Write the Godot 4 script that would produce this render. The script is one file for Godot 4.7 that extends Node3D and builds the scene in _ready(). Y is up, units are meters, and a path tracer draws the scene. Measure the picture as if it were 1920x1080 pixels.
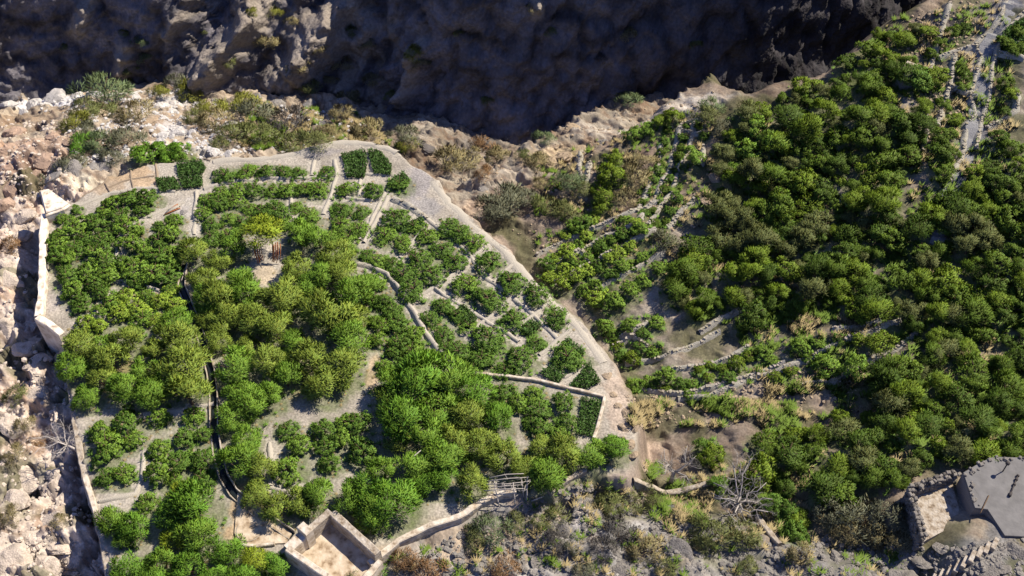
extends Node3D
# A spur of terraced orchards above a wadi, seen obliquely from the air. y is up, metres; the main garden lies at y = 0.
# Places were read off the photograph and are laid on the ground by ground(): the spot of the land that a sight line meets.

const EYE := Vector3(0, 81, 72.9)
const HALF := 0.26795      # tan(15 deg)
var fwd := (Vector3.ZERO - EYE).normalized()
var side := Vector3.RIGHT
var upv := Vector3.UP
var rng := RandomNumberGenerator.new()
var noise_big := FastNoiseLite.new()
var noise_mid := FastNoiseLite.new()
var noise_fine := FastNoiseLite.new()
var cells := FastNoiseLite.new()
var cracks := FastNoiseLite.new()
var strata := FastNoiseLite.new()
const GX := -112.0
const GZ := -96.0
const GW := 226
const GH := 160
const NA := 9
var field := PackedFloat32Array()
var beyond := PackedFloat32Array()   # metres past the crest of the far slope
var crest := PackedVector2Array()
var trod := []
var cliff_pts := PackedVector3Array()
var has_crest := false
var foot := PackedVector2Array()          # foot of the rock wall beyond the wadi
var to_foot := PackedFloat32Array()
var flats := []
var splats := []
var taken := {}
var M := {}
var outline := []

func _ready():
	upv = side.cross(fwd).normalized()
	var cam := Camera3D.new()
	cam.name = "camera"; add_child(cam)
	cam.look_at_from_position(EYE, Vector3.ZERO, Vector3.UP)
	cam.fov = 30.0; cam.near = 1.0; cam.far = 600.0; cam.current = true
	var we := WorldEnvironment.new(); we.name = "world"
	var env := Environment.new()
	env.background_mode = Environment.BG_SKY
	var sm := ProceduralSkyMaterial.new()
	sm.sky_top_color = Color(0.33, 0.42, 0.66); sm.sky_horizon_color = Color(0.62, 0.68, 0.80); sm.sky_curve = 0.12
	sm.ground_bottom_color = Color(0.25, 0.22, 0.2); sm.ground_horizon_color = Color(0.5, 0.48, 0.46)
	sm.sky_energy_multiplier = 0.85; sm.ground_energy_multiplier = 0.5
	var sky := Sky.new(); sky.sky_material = sm; env.sky = sky
	env.tonemap_mode = Environment.TONE_MAPPER_LINEAR
	env.tonemap_exposure = 1.85
	env.sdfgi_enabled = true; env.ssao_enabled = true; env.ssil_enabled = true
	we.environment = env; add_child(we)
	var sun := DirectionalLight3D.new(); sun.name = "sun"; add_child(sun)
	sun.look_at_from_position(Vector3.ZERO, Vector3(-0.60, -0.80, 0.33), Vector3.UP)
	sun.light_energy = 1.6; sun.light_color = Color(1.0, 0.95, 0.87); sun.light_angular_distance = 0.5; sun.shadow_enabled = true
	rng.seed = 20240
	make_noises()
	make_materials()
	make_field()
	make_meshes()
	make_cliff()
	gather_places()
	make_bunds()
	make_ground()
	make_masonry()
	plant_all()
	make_rocks()
	make_small_things()

# ---------------------------------------------------------------- sight lines and ground
func sight(px: float, py: float) -> Vector3:
	return (fwd + side * ((px - 960.0) / 960.0 * HALF * 16.0 / 9.0) + upv * ((540.0 - py) / 540.0 * HALF)).normalized()

func level(px: float, py: float, y: float) -> Vector3:
	var d := sight(px, py)
	return EYE + d * ((y - EYE.y) / d.y)

func flat2(px: float, py: float, y := 0.0) -> Vector2:
	var p := level(px, py, y)
	return Vector2(p.x, p.z)

func ground(px: float, py: float) -> Vector3:
	var d := sight(px, py)
	var t := (32.0 - EYE.y) / d.y
	var p := EYE + d * t
	for i in 240:
		p = EYE + d * t
		var gap := p.y - land(p.x, p.z)
		if gap < 0.02: break
		t += clampf(gap * 0.45, 0.04, 4.0)
	p.y = rough_land(p.x, p.z)
	return p

func ppm(p: Vector3) -> float:      # photograph pixels per metre at p
	return 540.0 / (HALF * (p - EYE).dot(fwd))

func field_at(x: float, z: float) -> PackedFloat32Array:
	var fx := clampf(x - GX, 0.0, GW - 1.01)
	var fz := clampf(z - GZ, 0.0, GH - 1.01)
	var ix := int(fx)
	var iz := int(fz)
	fx -= ix; fz -= iz
	var a := (iz * GW + ix) * NA
	var b := a + GW * NA
	var w00 := (1.0 - fx) * (1.0 - fz)
	var w10 := fx * (1.0 - fz)
	var w01 := (1.0 - fx) * fz
	var w11 := fx * fz
	var out := PackedFloat32Array()
	out.resize(NA + 2)
	for k in NA:
		out[k] = field[a + k] * w00 + field[a + NA + k] * w10 + field[b + k] * w01 + field[b + NA + k] * w11
	out[NA] = -50.0
	out[NA + 1] = 90.0
	if has_crest:
		var c := iz * GW + ix
		out[NA] = beyond[c] * w00 + beyond[c + 1] * w10 + beyond[c + GW] * w01 + beyond[c + GW + 1] * w11
		out[NA + 1] = to_foot[c] * w00 + to_foot[c + 1] * w10 + to_foot[c + GW] * w01 + to_foot[c + GW + 1] * w11
	return out

func land_from(f: PackedFloat32Array, x: float, z: float) -> float:
	var h := 0.0
	var d := f[0]
	if f[4] < 0.86 and absf(d) < 6.0:
		d += 0.8 * noise_mid.get_noise_2d(x * 0.8, z * 0.8) * (1.0 - absf(d) / 6.0)
	if d > 0.0:
		h = -f[1] * smoothstep(0.0, f[2], d) + f[3] * maxf(0.0, d - 3.5)
		h = maxf(h, -13.0 + 0.02 * d)
		if f[NA] > -2.0:
			h = lerpf(h, -13.5, smoothstep(-1.0, 9.0, f[NA]))
		if f[NA + 1] < 40.0:
			var cap := -12.4 + maxf(0.0, f[NA + 1] - 1.0) * 0.42 + 60.0 * smoothstep(-16.0, 4.0, x)
			h = minf(h, cap) - 0.6 * exp(-absf(h - cap))
		h += noise_big.get_noise_2d(x, z) * 1.3 * smoothstep(1.0, 8.0, d)
	for q in flats:
		var r := Vector2(x - q[0], z - q[1]).length()
		if r < q[2] + q[3]:
			h = lerpf(q[4], h, smoothstep(q[2], q[2] + q[3], r))
	return h

func land(x: float, z: float) -> float:
	return land_from(field_at(x, z), x, z)

func rough_from(f: PackedFloat32Array, x: float, z: float) -> float:
	var h := land_from(f, x, z)
	var r := f[4] * smoothstep(-0.4, 1.2, f[0]) + 0.55 * smoothstep(0.0, 0.2, f[3]) * exp(-(f[0] - 1.2) * (f[0] - 1.2) * 0.5)
	for q in flats:
		if absf(x - q[0]) < q[2] + q[3] and absf(z - q[1]) < q[2] + q[3]:
			r *= smoothstep(q[2] * 0.8, q[2] + q[3], Vector2(x - q[0], z - q[1]).length())
	h += noise_mid.get_noise_2d(x, z) * (0.10 + 0.9 * r) + noise_fine.get_noise_2d(x, z) * (0.035 + 0.22 * r)
	if r > 0.02:
		h += r * (0.75 * cells.get_noise_2d(x, z) - 0.55 * maxf(0.0, 0.55 + cracks.get_noise_2d(x, z)) * 0.9)
	return h

func rough_land(x: float, z: float) -> float:
	return rough_from(field_at(x, z), x, z)

func make_noises():
	noise_big.seed = 3; noise_big.frequency = 0.045; noise_big.fractal_octaves = 3
	noise_mid.seed = 7; noise_mid.frequency = 0.22; noise_mid.fractal_octaves = 3
	noise_fine.seed = 11; noise_fine.frequency = 1.1; noise_fine.fractal_octaves = 3
	cells.seed = 5; cells.noise_type = FastNoiseLite.TYPE_CELLULAR; cells.frequency = 0.42; cells.cellular_return_type = FastNoiseLite.RETURN_CELL_VALUE
	cells.domain_warp_enabled = true; cells.domain_warp_amplitude = 2.0; cells.domain_warp_frequency = 0.2; cells.fractal_octaves = 2
	cracks.seed = 9; cracks.noise_type = FastNoiseLite.TYPE_SIMPLEX_SMOOTH; cracks.fractal_type = FastNoiseLite.FRACTAL_RIDGED; cracks.frequency = 0.16; cracks.fractal_octaves = 4
	strata.seed = 21; strata.frequency = 0.09; strata.fractal_octaves = 4

func make_field():
	# the rim of the spur: x, y in the photograph, drop, width of the drop, slope beyond, roughness, colour beyond
	var pink := Color(0.70, 0.61, 0.54)
	var ochre := Color(0.40, 0.34, 0.27)
	var grey := Color(0.30, 0.265, 0.22)
	var brown := Color(0.25, 0.205, 0.165)
	var slate := Color(0.37, 0.355, 0.335)
	var rim := [
		[128, 382, 3.0, 2.0, 0.10, 2.2, pink], [150, 370, 2.0, 3.0, 0.04, 1.8, pink], [200, 338, 1.6, 2.5, 0.0, 0.8, ochre], [290, 303, 1.6, 2.0, -0.10, 0.6, ochre],
		[400, 299, 2.5, 2.0, -0.28, 0.8, ochre], [480, 296, 3.0, 2.0, -0.34, 0.9, ochre], [560, 283, 4.0, 2.0, -0.34, 0.9, ochre], [640, 263, 5.0, 1.8, -0.3, 0.9, ochre],
		[700, 266, 6.0, 1.6, -0.3, 0.9, grey], [748, 283, 7.0, 1.4, -0.3, 0.8, grey], [775, 308, 7.0, 1.4, -0.3, 0.8, grey], [802, 322, 6.0, 1.4, -0.1, 0.8, grey],
		[834, 368, 5.0, 1.6, 0.10, 0.7, brown], [884, 413, 4.5, 1.8, 0.17, 0.6, brown], [944, 457, 5.5, 1.8, 0.22, 0.4, brown], [990, 510, 5.5, 1.6, 0.25, 0.3, grey],
		[1046, 560, 5.5, 1.6, 0.26, 0.3, grey], [1100, 612, 5.5, 1.6, 0.27, 0.3, grey], [1144, 665, 5.5, 1.6, 0.27, 0.3, grey], [1169, 720, 5.0, 1.5, 0.26, 0.35, grey],
		[1194, 790, 5.5, 1.5, 0.26, 0.4, brown], [1199, 850, 4.5, 1.6, 0.27, 0.4, brown], [1178, 884, 2.0, 2.0, 0.26, 0.5, slate], [1100, 888, 0.8, 2.0, 0.14, 0.55, slate],
		[1030, 918, 0.8, 2.0, 0.08, 0.55, slate], [950, 935, 0.8, 1.5, 0.05, 0.5, slate], [870, 975, 0.8, 1.5, 0.03, 0.45, slate], [790, 1000, 0.8, 1.5, 0.02, 0.4, slate], [700, 1040, 0.8, 1.5, 0.0, 0.4, ochre],
		[655, 1090, 1.5, 1.5, 0.0, 0.4, ochre], [600, 1180, 2.0, 1.5, 0.0, 0.4, pink], [420, 1270, 3.0, 1.5, 0.0, 0.6, pink], [250, 1200, 5.0, 0.9, 0.08, 1.0, pink],
		[212, 1090, 2.6, 0.8, 0.25, 1.3, pink], [190, 1005, 2.6, 0.8, 0.25, 1.3, pink], [170, 930, 2.6, 0.8, 0.25, 1.3, pink], [152, 860, 2.6, 0.8, 0.25, 1.3, pink],
		[142, 800, 2.6, 0.8, 0.25, 1.3, pink], [134, 740, 2.6, 0.8, 0.25, 1.3, pink], [124, 680, 2.6, 0.8, 0.25, 1.3, pink], [114, 622, 2.6, 0.8, 0.25, 1.3, pink],
		[70, 595, 3.6, 0.6, 0.28, 1.3, pink], [76, 500, 3.6, 0.6, 0.28, 1.3, pink], [84, 400, 3.6, 0.8, 0.2, 1.1, pink]]
	var pts := PackedVector2Array()
	for v in rim:
		pts.append(flat2(v[0], v[1]))
	outline = pts
	field.resize(GW * GH * NA)
	beyond.resize(GW * GH)
	to_foot.resize(GW * GH)
	var n := pts.size()
	for iz in GH:
		for ix in GW:
			var p := Vector2(GX + ix, GZ + iz)
			var best := 1e9
			var bi := 0
			var bt := 0.0
			var inside := false
			for i in n:
				var a := pts[i]
				var b := pts[(i + 1) % n]
				var ab := b - a
				var t := clampf((p - a).dot(ab) / ab.length_squared(), 0.0, 1.0)
				var d := (a + ab * t).distance_squared_to(p)
				if d < best:
					best = d; bi = i; bt = t
				if (a.y > p.y) != (b.y > p.y) and p.x < ab.x * (p.y - a.y) / ab.y + a.x:
					inside = not inside
			var u: Array = rim[bi]
			var w: Array = rim[(bi + 1) % n]
			var at := (iz * GW + ix) * NA
			var dist := sqrt(best)
			field[at] = -dist if inside else dist
			for k in 4:
				field[at + 1 + k] = lerpf(u[2 + k], w[2 + k], bt)
			var c: Color = u[6].lerp(w[6], bt)
			field[at + 5] = c.r; field[at + 6] = c.g; field[at + 7] = c.b
			field[at + 8] = float(inside)
	# the crest of the slope across the gully, past which the land falls into the shaded wadi
	var start := flat2(800, 318)
	crest.append(Vector2(start.x - 2.0, -120.0))
	for c in [[845, 335], [880, 303], [960, 268], [1080, 212], [1165, 192], [1250, 178], [1345, 155], [1365, 158], [1410, 168], [1480, 140], [1560, 128], [1640, 52], [1720, 5], [1800, -50], [1900, -120]]:
		var g := ground(c[0], c[1])
		crest.append(Vector2(g.x, g.z))
	var far_side := crest.duplicate()
	far_side.append(Vector2(300, -120))
	foot_line()
	for iz in GH:
		for ix in GW:
			var p := Vector2(GX + ix, GZ + iz)
			var sgn := 1.0 if Geometry2D.is_point_in_polygon(p, far_side) else -1.0
			beyond[iz * GW + ix] = sgn * gap_to(crest, p)
			var before := gap_to(foot, p)
			if p.y < foot_z(p.x): before = -before
			to_foot[iz * GW + ix] = before
	has_crest = true

func gap_to(line: PackedVector2Array, p: Vector2) -> float:
	var best := 1e9
	for i in line.size() - 1:
		var a := line[i]
		var ab := line[i + 1] - a
		best = minf(best, (a + ab * clampf((p - a).dot(ab) / ab.length_squared(), 0.0, 1.0)).distance_squared_to(p))
	return sqrt(best)

func foot_line():
	for q in [[-330, 236], [-150, 206], [0, 176], [90, 158], [165, 144], [250, 142], [330, 146], [410, 154], [480, 154], [560, 150], [640, 152], [700, 162], [750, 180], [800, 206], [870, 226], [1000, 222], [1150, 200], [1300, 184], [1450, 174], [1600, 114], [1750, 54], [1950, -24], [2150, -94]]:
		foot.append(flat2(q[0], q[1], -12.0))

func foot_z(x: float) -> float:
	for i in foot.size() - 1:
		if x <= foot[i + 1].x or i == foot.size() - 2:
			return lerpf(foot[i].y, foot[i + 1].y, (x - foot[i].x) / (foot[i + 1].x - foot[i].x))
	return 0.0

# ---------------------------------------------------------------- materials
func tex(freq: float, lo: float, hi: float, sd: int, kind := FastNoiseLite.TYPE_SIMPLEX_SMOOTH) -> NoiseTexture2D:
	var n := FastNoiseLite.new()
	n.seed = sd; n.frequency = freq; n.noise_type = kind; n.fractal_octaves = 5
	var t := NoiseTexture2D.new()
	t.width = 512; t.height = 512; t.seamless = true; t.noise = n
	var g := Gradient.new()
	g.set_color(0, Color(lo, lo, lo)); g.set_color(1, Color(hi, hi, hi))
	t.color_ramp = g
	return t

func mat(c: Color, rough := 0.9, vertex := false) -> StandardMaterial3D:
	var m := StandardMaterial3D.new()
	m.albedo_color = c.linear_to_srgb()
	m.roughness = rough
	m.metallic_specular = 0.25
	m.vertex_color_use_as_albedo = vertex
	return m

func stone_mat(c: Color, vertex := false, scale := 0.35, bump := 5.0, skin := "grit") -> StandardMaterial3D:
	var m := mat(c, 0.95, vertex)
	m.albedo_texture = M[skin]
	m.uv1_triplanar = true; m.uv1_world_triplanar = true; m.uv1_scale = Vector3.ONE * scale
	m.heightmap_enabled = true; m.heightmap_texture = M["bumps"]; m.heightmap_scale = bump
	return m

func leaf_mat(c: Color, glow := 0.5) -> StandardMaterial3D:
	var m := mat(c, 0.6, true)
	m.cull_mode = BaseMaterial3D.CULL_DISABLED
	m.backlight_enabled = true
	m.backlight = Color(glow, glow, glow)
	return m

func make_materials():
	M["grit"] = tex(0.03, 0.68, 1.0, 31)
	M["soft"] = tex(0.012, 0.84, 1.0, 33)
	var st := tex(0.008, 0.0, 1.0, 39)
	st.color_ramp.set_color(0, Color(0.52, 0.45, 0.38)); st.color_ramp.set_color(1, Color(1, 1, 1))
	st.color_ramp.add_point(0.45, Color(0.86, 0.83, 0.79))
	M["stain"] = st
	M["bumps"] = tex(0.02, 0.0, 1.0, 37)
	M["ground"] = stone_mat(Color.WHITE, true, 0.22, 4.0)
	M["cliff"] = stone_mat(Color.WHITE, true, 0.11, 22.0)
	M["rock"] = stone_mat(Color.WHITE, true, 0.5, 6.0)
	M["plaster"] = stone_mat(Color(0.80, 0.77, 0.72), false, 0.22, 3.0, "stain")
	M["cement"] = stone_mat(Color(0.56, 0.53, 0.48), false, 0.3, 3.0, "stain")
	M["weathered"] = stone_mat(Color(0.40, 0.375, 0.34), false, 0.35, 5.0, "stain")
	M["earth"] = stone_mat(Color(0.50, 0.465, 0.40), false, 0.8, 4.0)
	M["earth_dark"] = stone_mat(Color(0.34, 0.27, 0.20), false, 0.8, 4.0)
	M["drystone"] = stone_mat(Color(0.47, 0.45, 0.39), false, 0.9, 8.0)
	M["roof"] = stone_mat(Color(0.165, 0.163, 0.165), false, 0.12, 3.0, "soft")
	M["floor"] = stone_mat(Color(0.50, 0.44, 0.36), false, 0.22, 3.0, "stain")
	M["track"] = stone_mat(Color(0.27, 0.275, 0.29), false, 0.4, 4.0)
	M["loose_stone"] = stone_mat(Color(0.52, 0.49, 0.43), true, 0.9, 5.0)
	M["dark_stone"] = stone_mat(Color(0.31, 0.295, 0.28), true, 0.9, 4.0)
	M["water"] = mat(Color(0.012, 0.016, 0.018), 0.12)
	M["bark"] = stone_mat(Color(0.16, 0.11, 0.075), false, 1.5, 3.0)
	M["deadwood"] = stone_mat(Color(0.62, 0.57, 0.53), false, 1.5, 2.0)
	M["greywood"] = stone_mat(Color(0.46, 0.43, 0.40), false, 1.5, 2.0)
	M["rustwood"] = stone_mat(Color(0.42, 0.15, 0.055), false, 1.5, 2.0)
	M["iron"] = mat(Color(0.05, 0.045, 0.045), 0.6)
	M["orchard_dark"] = leaf_mat(Color(0.125, 0.232, 0.042))
	M["orchard_mid"] = leaf_mat(Color(0.190, 0.325, 0.054))
	M["orchard_light"] = leaf_mat(Color(0.300, 0.440, 0.065))
	M["feather_olive"] = leaf_mat(Color(0.235, 0.320, 0.062))
	M["feather_green"] = leaf_mat(Color(0.180, 0.320, 0.046))
	M["feather_deep"] = leaf_mat(Color(0.150, 0.300, 0.038))
	M["feather_bright"] = leaf_mat(Color(0.320, 0.415, 0.045))
	M["wood_dark"] = leaf_mat(Color(0.080, 0.140, 0.022))
	M["wood_mid"] = leaf_mat(Color(0.115, 0.190, 0.026))
	M["wood_light"] = leaf_mat(Color(0.165, 0.250, 0.028))
	M["wood_grey"] = leaf_mat(Color(0.145, 0.172, 0.070))
	M["scrub_olive"] = leaf_mat(Color(0.185, 0.200, 0.080))
	M["scrub_pale"] = leaf_mat(Color(0.175, 0.225, 0.120))
	M["scrub_yellow"] = leaf_mat(Color(0.270, 0.270, 0.055))
	M["scrub_grey"] = leaf_mat(Color(0.170, 0.170, 0.125), 0.15)
	M["scrub_tan"] = leaf_mat(Color(0.300, 0.245, 0.140), 0.15)
	M["scrub_red"] = leaf_mat(Color(0.270, 0.150, 0.085), 0.15)
	M["scrub_purple"] = leaf_mat(Color(0.090, 0.080, 0.090), 0.1)
	M["crop"] = leaf_mat(Color(0.080, 0.165, 0.045))

# ---------------------------------------------------------------- shared shapes
func arrays_mesh(v: PackedVector3Array, n: PackedVector3Array, c: PackedColorArray, idx: PackedInt32Array) -> ArrayMesh:
	var a := []
	a.resize(Mesh.ARRAY_MAX)
	a[Mesh.ARRAY_VERTEX] = v
	a[Mesh.ARRAY_NORMAL] = n
	if c.size(): a[Mesh.ARRAY_COLOR] = c
	a[Mesh.ARRAY_INDEX] = idx
	var m := ArrayMesh.new()
	m.add_surface_from_arrays(Mesh.PRIMITIVE_TRIANGLES, a)
	return m

func ball() -> Vector3:
	var z := rng.randf_range(-1, 1)
	var t := rng.randf_range(0, TAU)
	var r := sqrt(1 - z * z)
	return Vector3(r * cos(t), z, r * sin(t))

# A crown of unit radius standing at the origin: lobes spread through a dome, each hung with single leaves.
func crown_mesh(sd: int, leaves: int, lobes: int, lobe_r: float, len: float, wide: float, tall: float, lift: float, feather: float, warm: float) -> ArrayMesh:
	rng.seed = sd
	var cs := PackedVector3Array()
	var rs := PackedFloat32Array()
	var tint := PackedFloat32Array()
	var notch := [ball(), ball(), ball()]
	for i in lobes:
		var d := ball()
		d.y = absf(d.y) * 1.15 - 0.25
		d = d.normalized()
		var reach := (1.0 - lobe_r * 0.8) * rng.randf_range(0.62, 1.0)
		for q in notch: reach *= 1.0 - 0.45 * smoothstep(0.55, 0.95, d.dot(q))
		reach *= 1.0 + 0.22 * smoothstep(0.6, 0.95, d.dot(Vector3(1, 0.3, 0).normalized()))
		cs.append(Vector3(d.x * reach, lift + d.y * reach * tall, d.z * reach))
		rs.append(lobe_r * rng.randf_range(0.7, 1.2))
		tint.append(rng.randf_range(0.66, 1.0))
	var v := PackedVector3Array()
	var n := PackedVector3Array()
	var c := PackedColorArray()
	var idx := PackedInt32Array()
	var mid := Vector3(0, lift, 0)
	var spread := []
	for i in leaves:
		var k := rng.randi() % lobes
		var d := ball()
		if d.y < -0.2: d.y = -d.y
		var out := (cs[k] - mid).normalized()
		d = (d + out * 0.55).normalized()
		var p := cs[k] + d * rs[k] * pow(rng.randf(), 0.4)
		var ax := (d + ball() * 0.75 + Vector3(0, feather, 0)).normalized()
		var sd2 := ax.cross(ball()).normalized() * wide * rng.randf_range(0.7, 1.25)
		var l := len * rng.randf_range(0.65, 1.3)
		var nn := (d * 0.65 + out * 0.35 + ball() * 0.40 + Vector3(0, 0.40, 0)).normalized()
		var s := v.size()
		v.append(p - ax * l * 0.25); v.append(p + ax * l * 0.3 + sd2); v.append(p + ax * l * 0.75); v.append(p + ax * l * 0.3 - sd2)
		spread.append(Vector2(p.x, p.z).length())
		var t := tint[k] * rng.randf_range(0.68, 1.0)
		var y := rng.randf() * warm
		var col := Color(minf(1.0, t * (0.86 + y)), t, t * (0.95 - y))
		for q in 4:
			n.append(nn); c.append(col)
		if (v[s + 1] - v[s]).cross(v[s + 2] - v[s]).dot(nn) > 0.0:
			idx.append_array([s, s + 2, s + 1, s, s + 3, s + 2])
		else:
			idx.append_array([s, s + 1, s + 2, s, s + 2, s + 3])
	spread.sort()
	var fit: float = 1.0 / spread[int(spread.size() * 0.95)]
	for i in v.size(): v[i] = v[i] * fit
	return arrays_mesh(v, n, c, idx)

func tube(st: SurfaceTool, pts: Array, radii: Array, seg := 6):
	var rings := []
	for i in pts.size():
		var a: Vector3 = pts[maxi(i - 1, 0)]
		var b: Vector3 = pts[mini(i + 1, pts.size() - 1)]
		var dir := (b - a).normalized()
		var u := dir.cross(Vector3(0.31, 0.2, 0.93)).normalized()
		var w := dir.cross(u)
		var ring := []
		for k in seg:
			var t := TAU * k / seg
			ring.append(pts[i] + (u * cos(t) + w * sin(t)) * radii[i])
		rings.append(ring)
	for i in pts.size() - 1:
		for k in seg:
			var k2 := (k + 1) % seg
			for p in [rings[i][k], rings[i + 1][k], rings[i + 1][k2], rings[i][k], rings[i + 1][k2], rings[i][k2]]:
				st.add_vertex(p)
	for e in [0, pts.size() - 1]:
		for k in range(1, seg - 1):
			var tri := [rings[e][0], rings[e][k], rings[e][k + 1]] if e == 0 else [rings[e][0], rings[e][k + 1], rings[e][k]]
			for p in tri: st.add_vertex(p)

func tool() -> SurfaceTool:
	var st := SurfaceTool.new()
	st.begin(Mesh.PRIMITIVE_TRIANGLES)
	return st

func done(st: SurfaceTool) -> ArrayMesh:
	st.generate_normals()
	return st.commit()

func trunk_mesh(sd: int, tall: float, thick: float, forks: int) -> ArrayMesh:
	rng.seed = sd
	var st := tool()
	st.set_smooth_group(0)
	var lean := Vector3(rng.randf_range(-0.1, 0.1), 0, rng.randf_range(-0.1, 0.1))
	var fork := Vector3(0, tall * 0.45, 0) + lean
	tube(st, [Vector3(0, -0.12, 0), Vector3(0, 0.05, 0) + lean * 0.2, fork], [thick * 1.4, thick, thick * 0.8])
	for i in forks:
		var t := TAU * i / forks + rng.randf_range(-0.4, 0.4)
		var o := Vector3(cos(t), 0, sin(t))
		tube(st, [fork - Vector3(0, 0.03, 0), fork + o * 0.18 + Vector3(0, tall * 0.25, 0), fork + o * 0.5 + Vector3(0, tall * 0.6, 0)], [thick * 0.65, thick * 0.42, thick * 0.15], 5)
	return done(st)

func rock_mesh(sd: int, sharp: float) -> ArrayMesh:
	rng.seed = sd
	var f := FastNoiseLite.new()
	f.seed = sd; f.noise_type = FastNoiseLite.TYPE_CELLULAR; f.cellular_return_type = FastNoiseLite.RETURN_CELL_VALUE; f.frequency = 0.9; f.fractal_octaves = 2
	var g := FastNoiseLite.new()
	g.seed = sd + 50; g.frequency = 1.2; g.fractal_octaves = 3
	var cuts := []
	for i in 9: cuts.append([ball(), rng.randf_range(0.5, 0.85)])
	var v := PackedVector3Array()
	var c := PackedColorArray()
	var idx := PackedInt32Array()
	var nu := 22
	var nv := 12
	for j in nv + 1:
		for i in nu:
			var th := PI * j / nv
			var ph := TAU * i / nu
			var d := Vector3(sin(th) * cos(ph), cos(th), sin(th) * sin(ph))
			var r := 1.0 + 0.18 * g.get_noise_3dv(d * 1.1) + sharp * 0.14 * f.get_noise_3dv(d * 1.6)
			for q in cuts:
				var e: float = d.dot(q[0])
				if e > 0.05: r = minf(r, q[1] / e)
			v.append(Vector3(d.x * r, d.y * r * 0.72, d.z * r))
			var t := 0.82 + 0.3 * g.get_noise_3dv(d * 2.6) - (0.25 if f.get_noise_3dv(d * 2.2) > 0.6 else 0.0)
			c.append(Color(clampf(t, 0.2, 1), clampf(t * 0.97, 0.2, 1), clampf(t * 0.93, 0.2, 1)))
	for j in nv:
		for i in nu:
			var a := j * nu + i
			var b := j * nu + (i + 1) % nu
			idx.append_array([a, b + nu, b, a, a + nu, b + nu])
	var st := tool()
	for k in idx:
		st.set_color(c[k]); st.set_smooth_group(-1)
		st.add_vertex(v[k])
	return done(st)

func make_meshes():
	var sets := {"orchard": [], "feather": [], "wood": [], "scrub": [], "trunk": [], "stem": [], "rock": [], "compact": []}
	for i in 10:
		sets["orchard"].append(crown_mesh(100 + i, 2600, 70, 0.17, 0.12, 0.042, 0.66, 0.44, 0.15, 0.28))
	for i in 8:
		sets["compact"].append(crown_mesh(150 + i, 3000, 110, 0.14, 0.10, 0.036, 0.60, 0.38, 0.1, 0.25))
	for i in 10:
		sets["feather"].append(crown_mesh(200 + i, 3600, 17, 0.40, 0.22, 0.017, 0.85, 0.68, 0.45, 0.25))
	for i in 10:
		sets["wood"].append(crown_mesh(300 + i, 3000, 34, 0.27, 0.14, 0.028, 0.75, 0.56, 0.3, 0.28))
	for i in 6:
		sets["scrub"].append(crown_mesh(400 + i, 1500, 16, 0.38, 0.22, 0.014, 0.6, 0.30, 0.5, 0.15))
	for i in 4:
		sets["trunk"].append(trunk_mesh(500 + i, 1.0, 0.075, 4))
		sets["stem"].append(trunk_mesh(520 + i, 0.5, 0.04, 6))
	for i in 7:
		sets["rock"].append(rock_mesh(600 + i, 1.0))
	M["sets"] = sets

# ---------------------------------------------------------------- what grows where
# Each bed of the orchard: x, y, crown width in the photograph, per tree.
const WALL_GARDEN := [118,407,30, 140,392,32, 171,411,36, 197,390,40, 214,377,36, 243,370,38, 277,372,42, 268,393,38, 228,403,44, 240,425,46, 143,425,42, 182,420,36, 115,440,36, 160,442,42, 110,456,34, 143,462,44, 108,482,36, 130,482,42, 192,452,50, 206,436,36, 180,470,44, 121,502,32, 130,517,48, 165,505,48, 200,490,46, 140,541,48, 176,530,52, 207,513,42, 195,545,40, 152,558,42, 155,574,36]
const HOOK_GARDEN := [245,455,50, 270,470,46, 258,500,56, 234,487,42, 300,450,42, 322,440,42, 302,480,52, 331,478,46, 290,512,52, 325,515,50, 258,526,38, 345,497,34, 322,541,32]
const ROUND_BEDS := [262,432,28, 298,421,28, 328,410,30]
const FAN_TAIL := [210,560,48, 240,552,46, 229,585,44, 261,575,46, 195,577,38, 276,551,36, 302,560,46, 321,544,42, 331,572,42, 268,595,42, 292,598,38, 165,606,40, 186,612,30]
const RIM_ROW := [423,325,48, 463,319,46, 498,316,46, 532,318,46, 560,319,40, 610,319,44, 748,343,42]
const UPPER_FIELD := [393,371,42, 419,361,42, 446,355,38, 480,353,40, 512,351,44, 540,350,44, 575,352,40, 600,352,44, 650,353,40, 701,353,44, 385,396,42, 411,381,42, 441,376,38, 470,387,36, 492,395,46, 521,391,52, 398,416,46, 431,406,42, 396,441,42, 430,440,42, 556,385,36, 582,400,52, 640,391,42, 676,393,42, 640,420,44, 675,425,44, 654,443,38, 570,425,40, 655,465,36, 620,441,34, 455,415,38, 500,415,44, 530,415,44]
const FAN_FIELD := [742,403,56, 777,421,42, 722,438,46, 756,452,48, 707,487,44, 688,476,36, 735,492,40, 756,512,52, 776,537,58, 784,482,54, 811,508,54, 803,439,48, 830,462,46, 854,485,50, 842,421,52, 862,433,48, 888,452,56, 918,488,64, 960,523,62, 1005,548,56, 877,530,62, 917,557,58, 1042,590,54, 960,592,60, 993,615,30, 1006,640,40, 833,573,42, 858,588,40, 880,607,40, 805,595,42, 829,625,50, 920,632,68, 862,655,58, 905,672,52, 972,667,62, 945,690,44, 1065,662,64, 838,650,40, 885,690,44]
const LOWER_TERRACE := [704,530,38, 722,562,46, 702,560,38, 737,580,44, 746,602,42, 724,610,46, 751,640,52, 781,625,42, 772,652,46, 735,655,46, 802,662,40, 722,682,42, 760,682,42, 795,690,40, 708,632,40, 706,600,36]
const EAST_BEDS := [945,735,50, 968,752,40, 1002,733,46, 1010,765,52, 1016,798,50, 998,788,40, 1052,752,50, 1064,788,48, 1050,812,40, 930,760,44]
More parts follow.
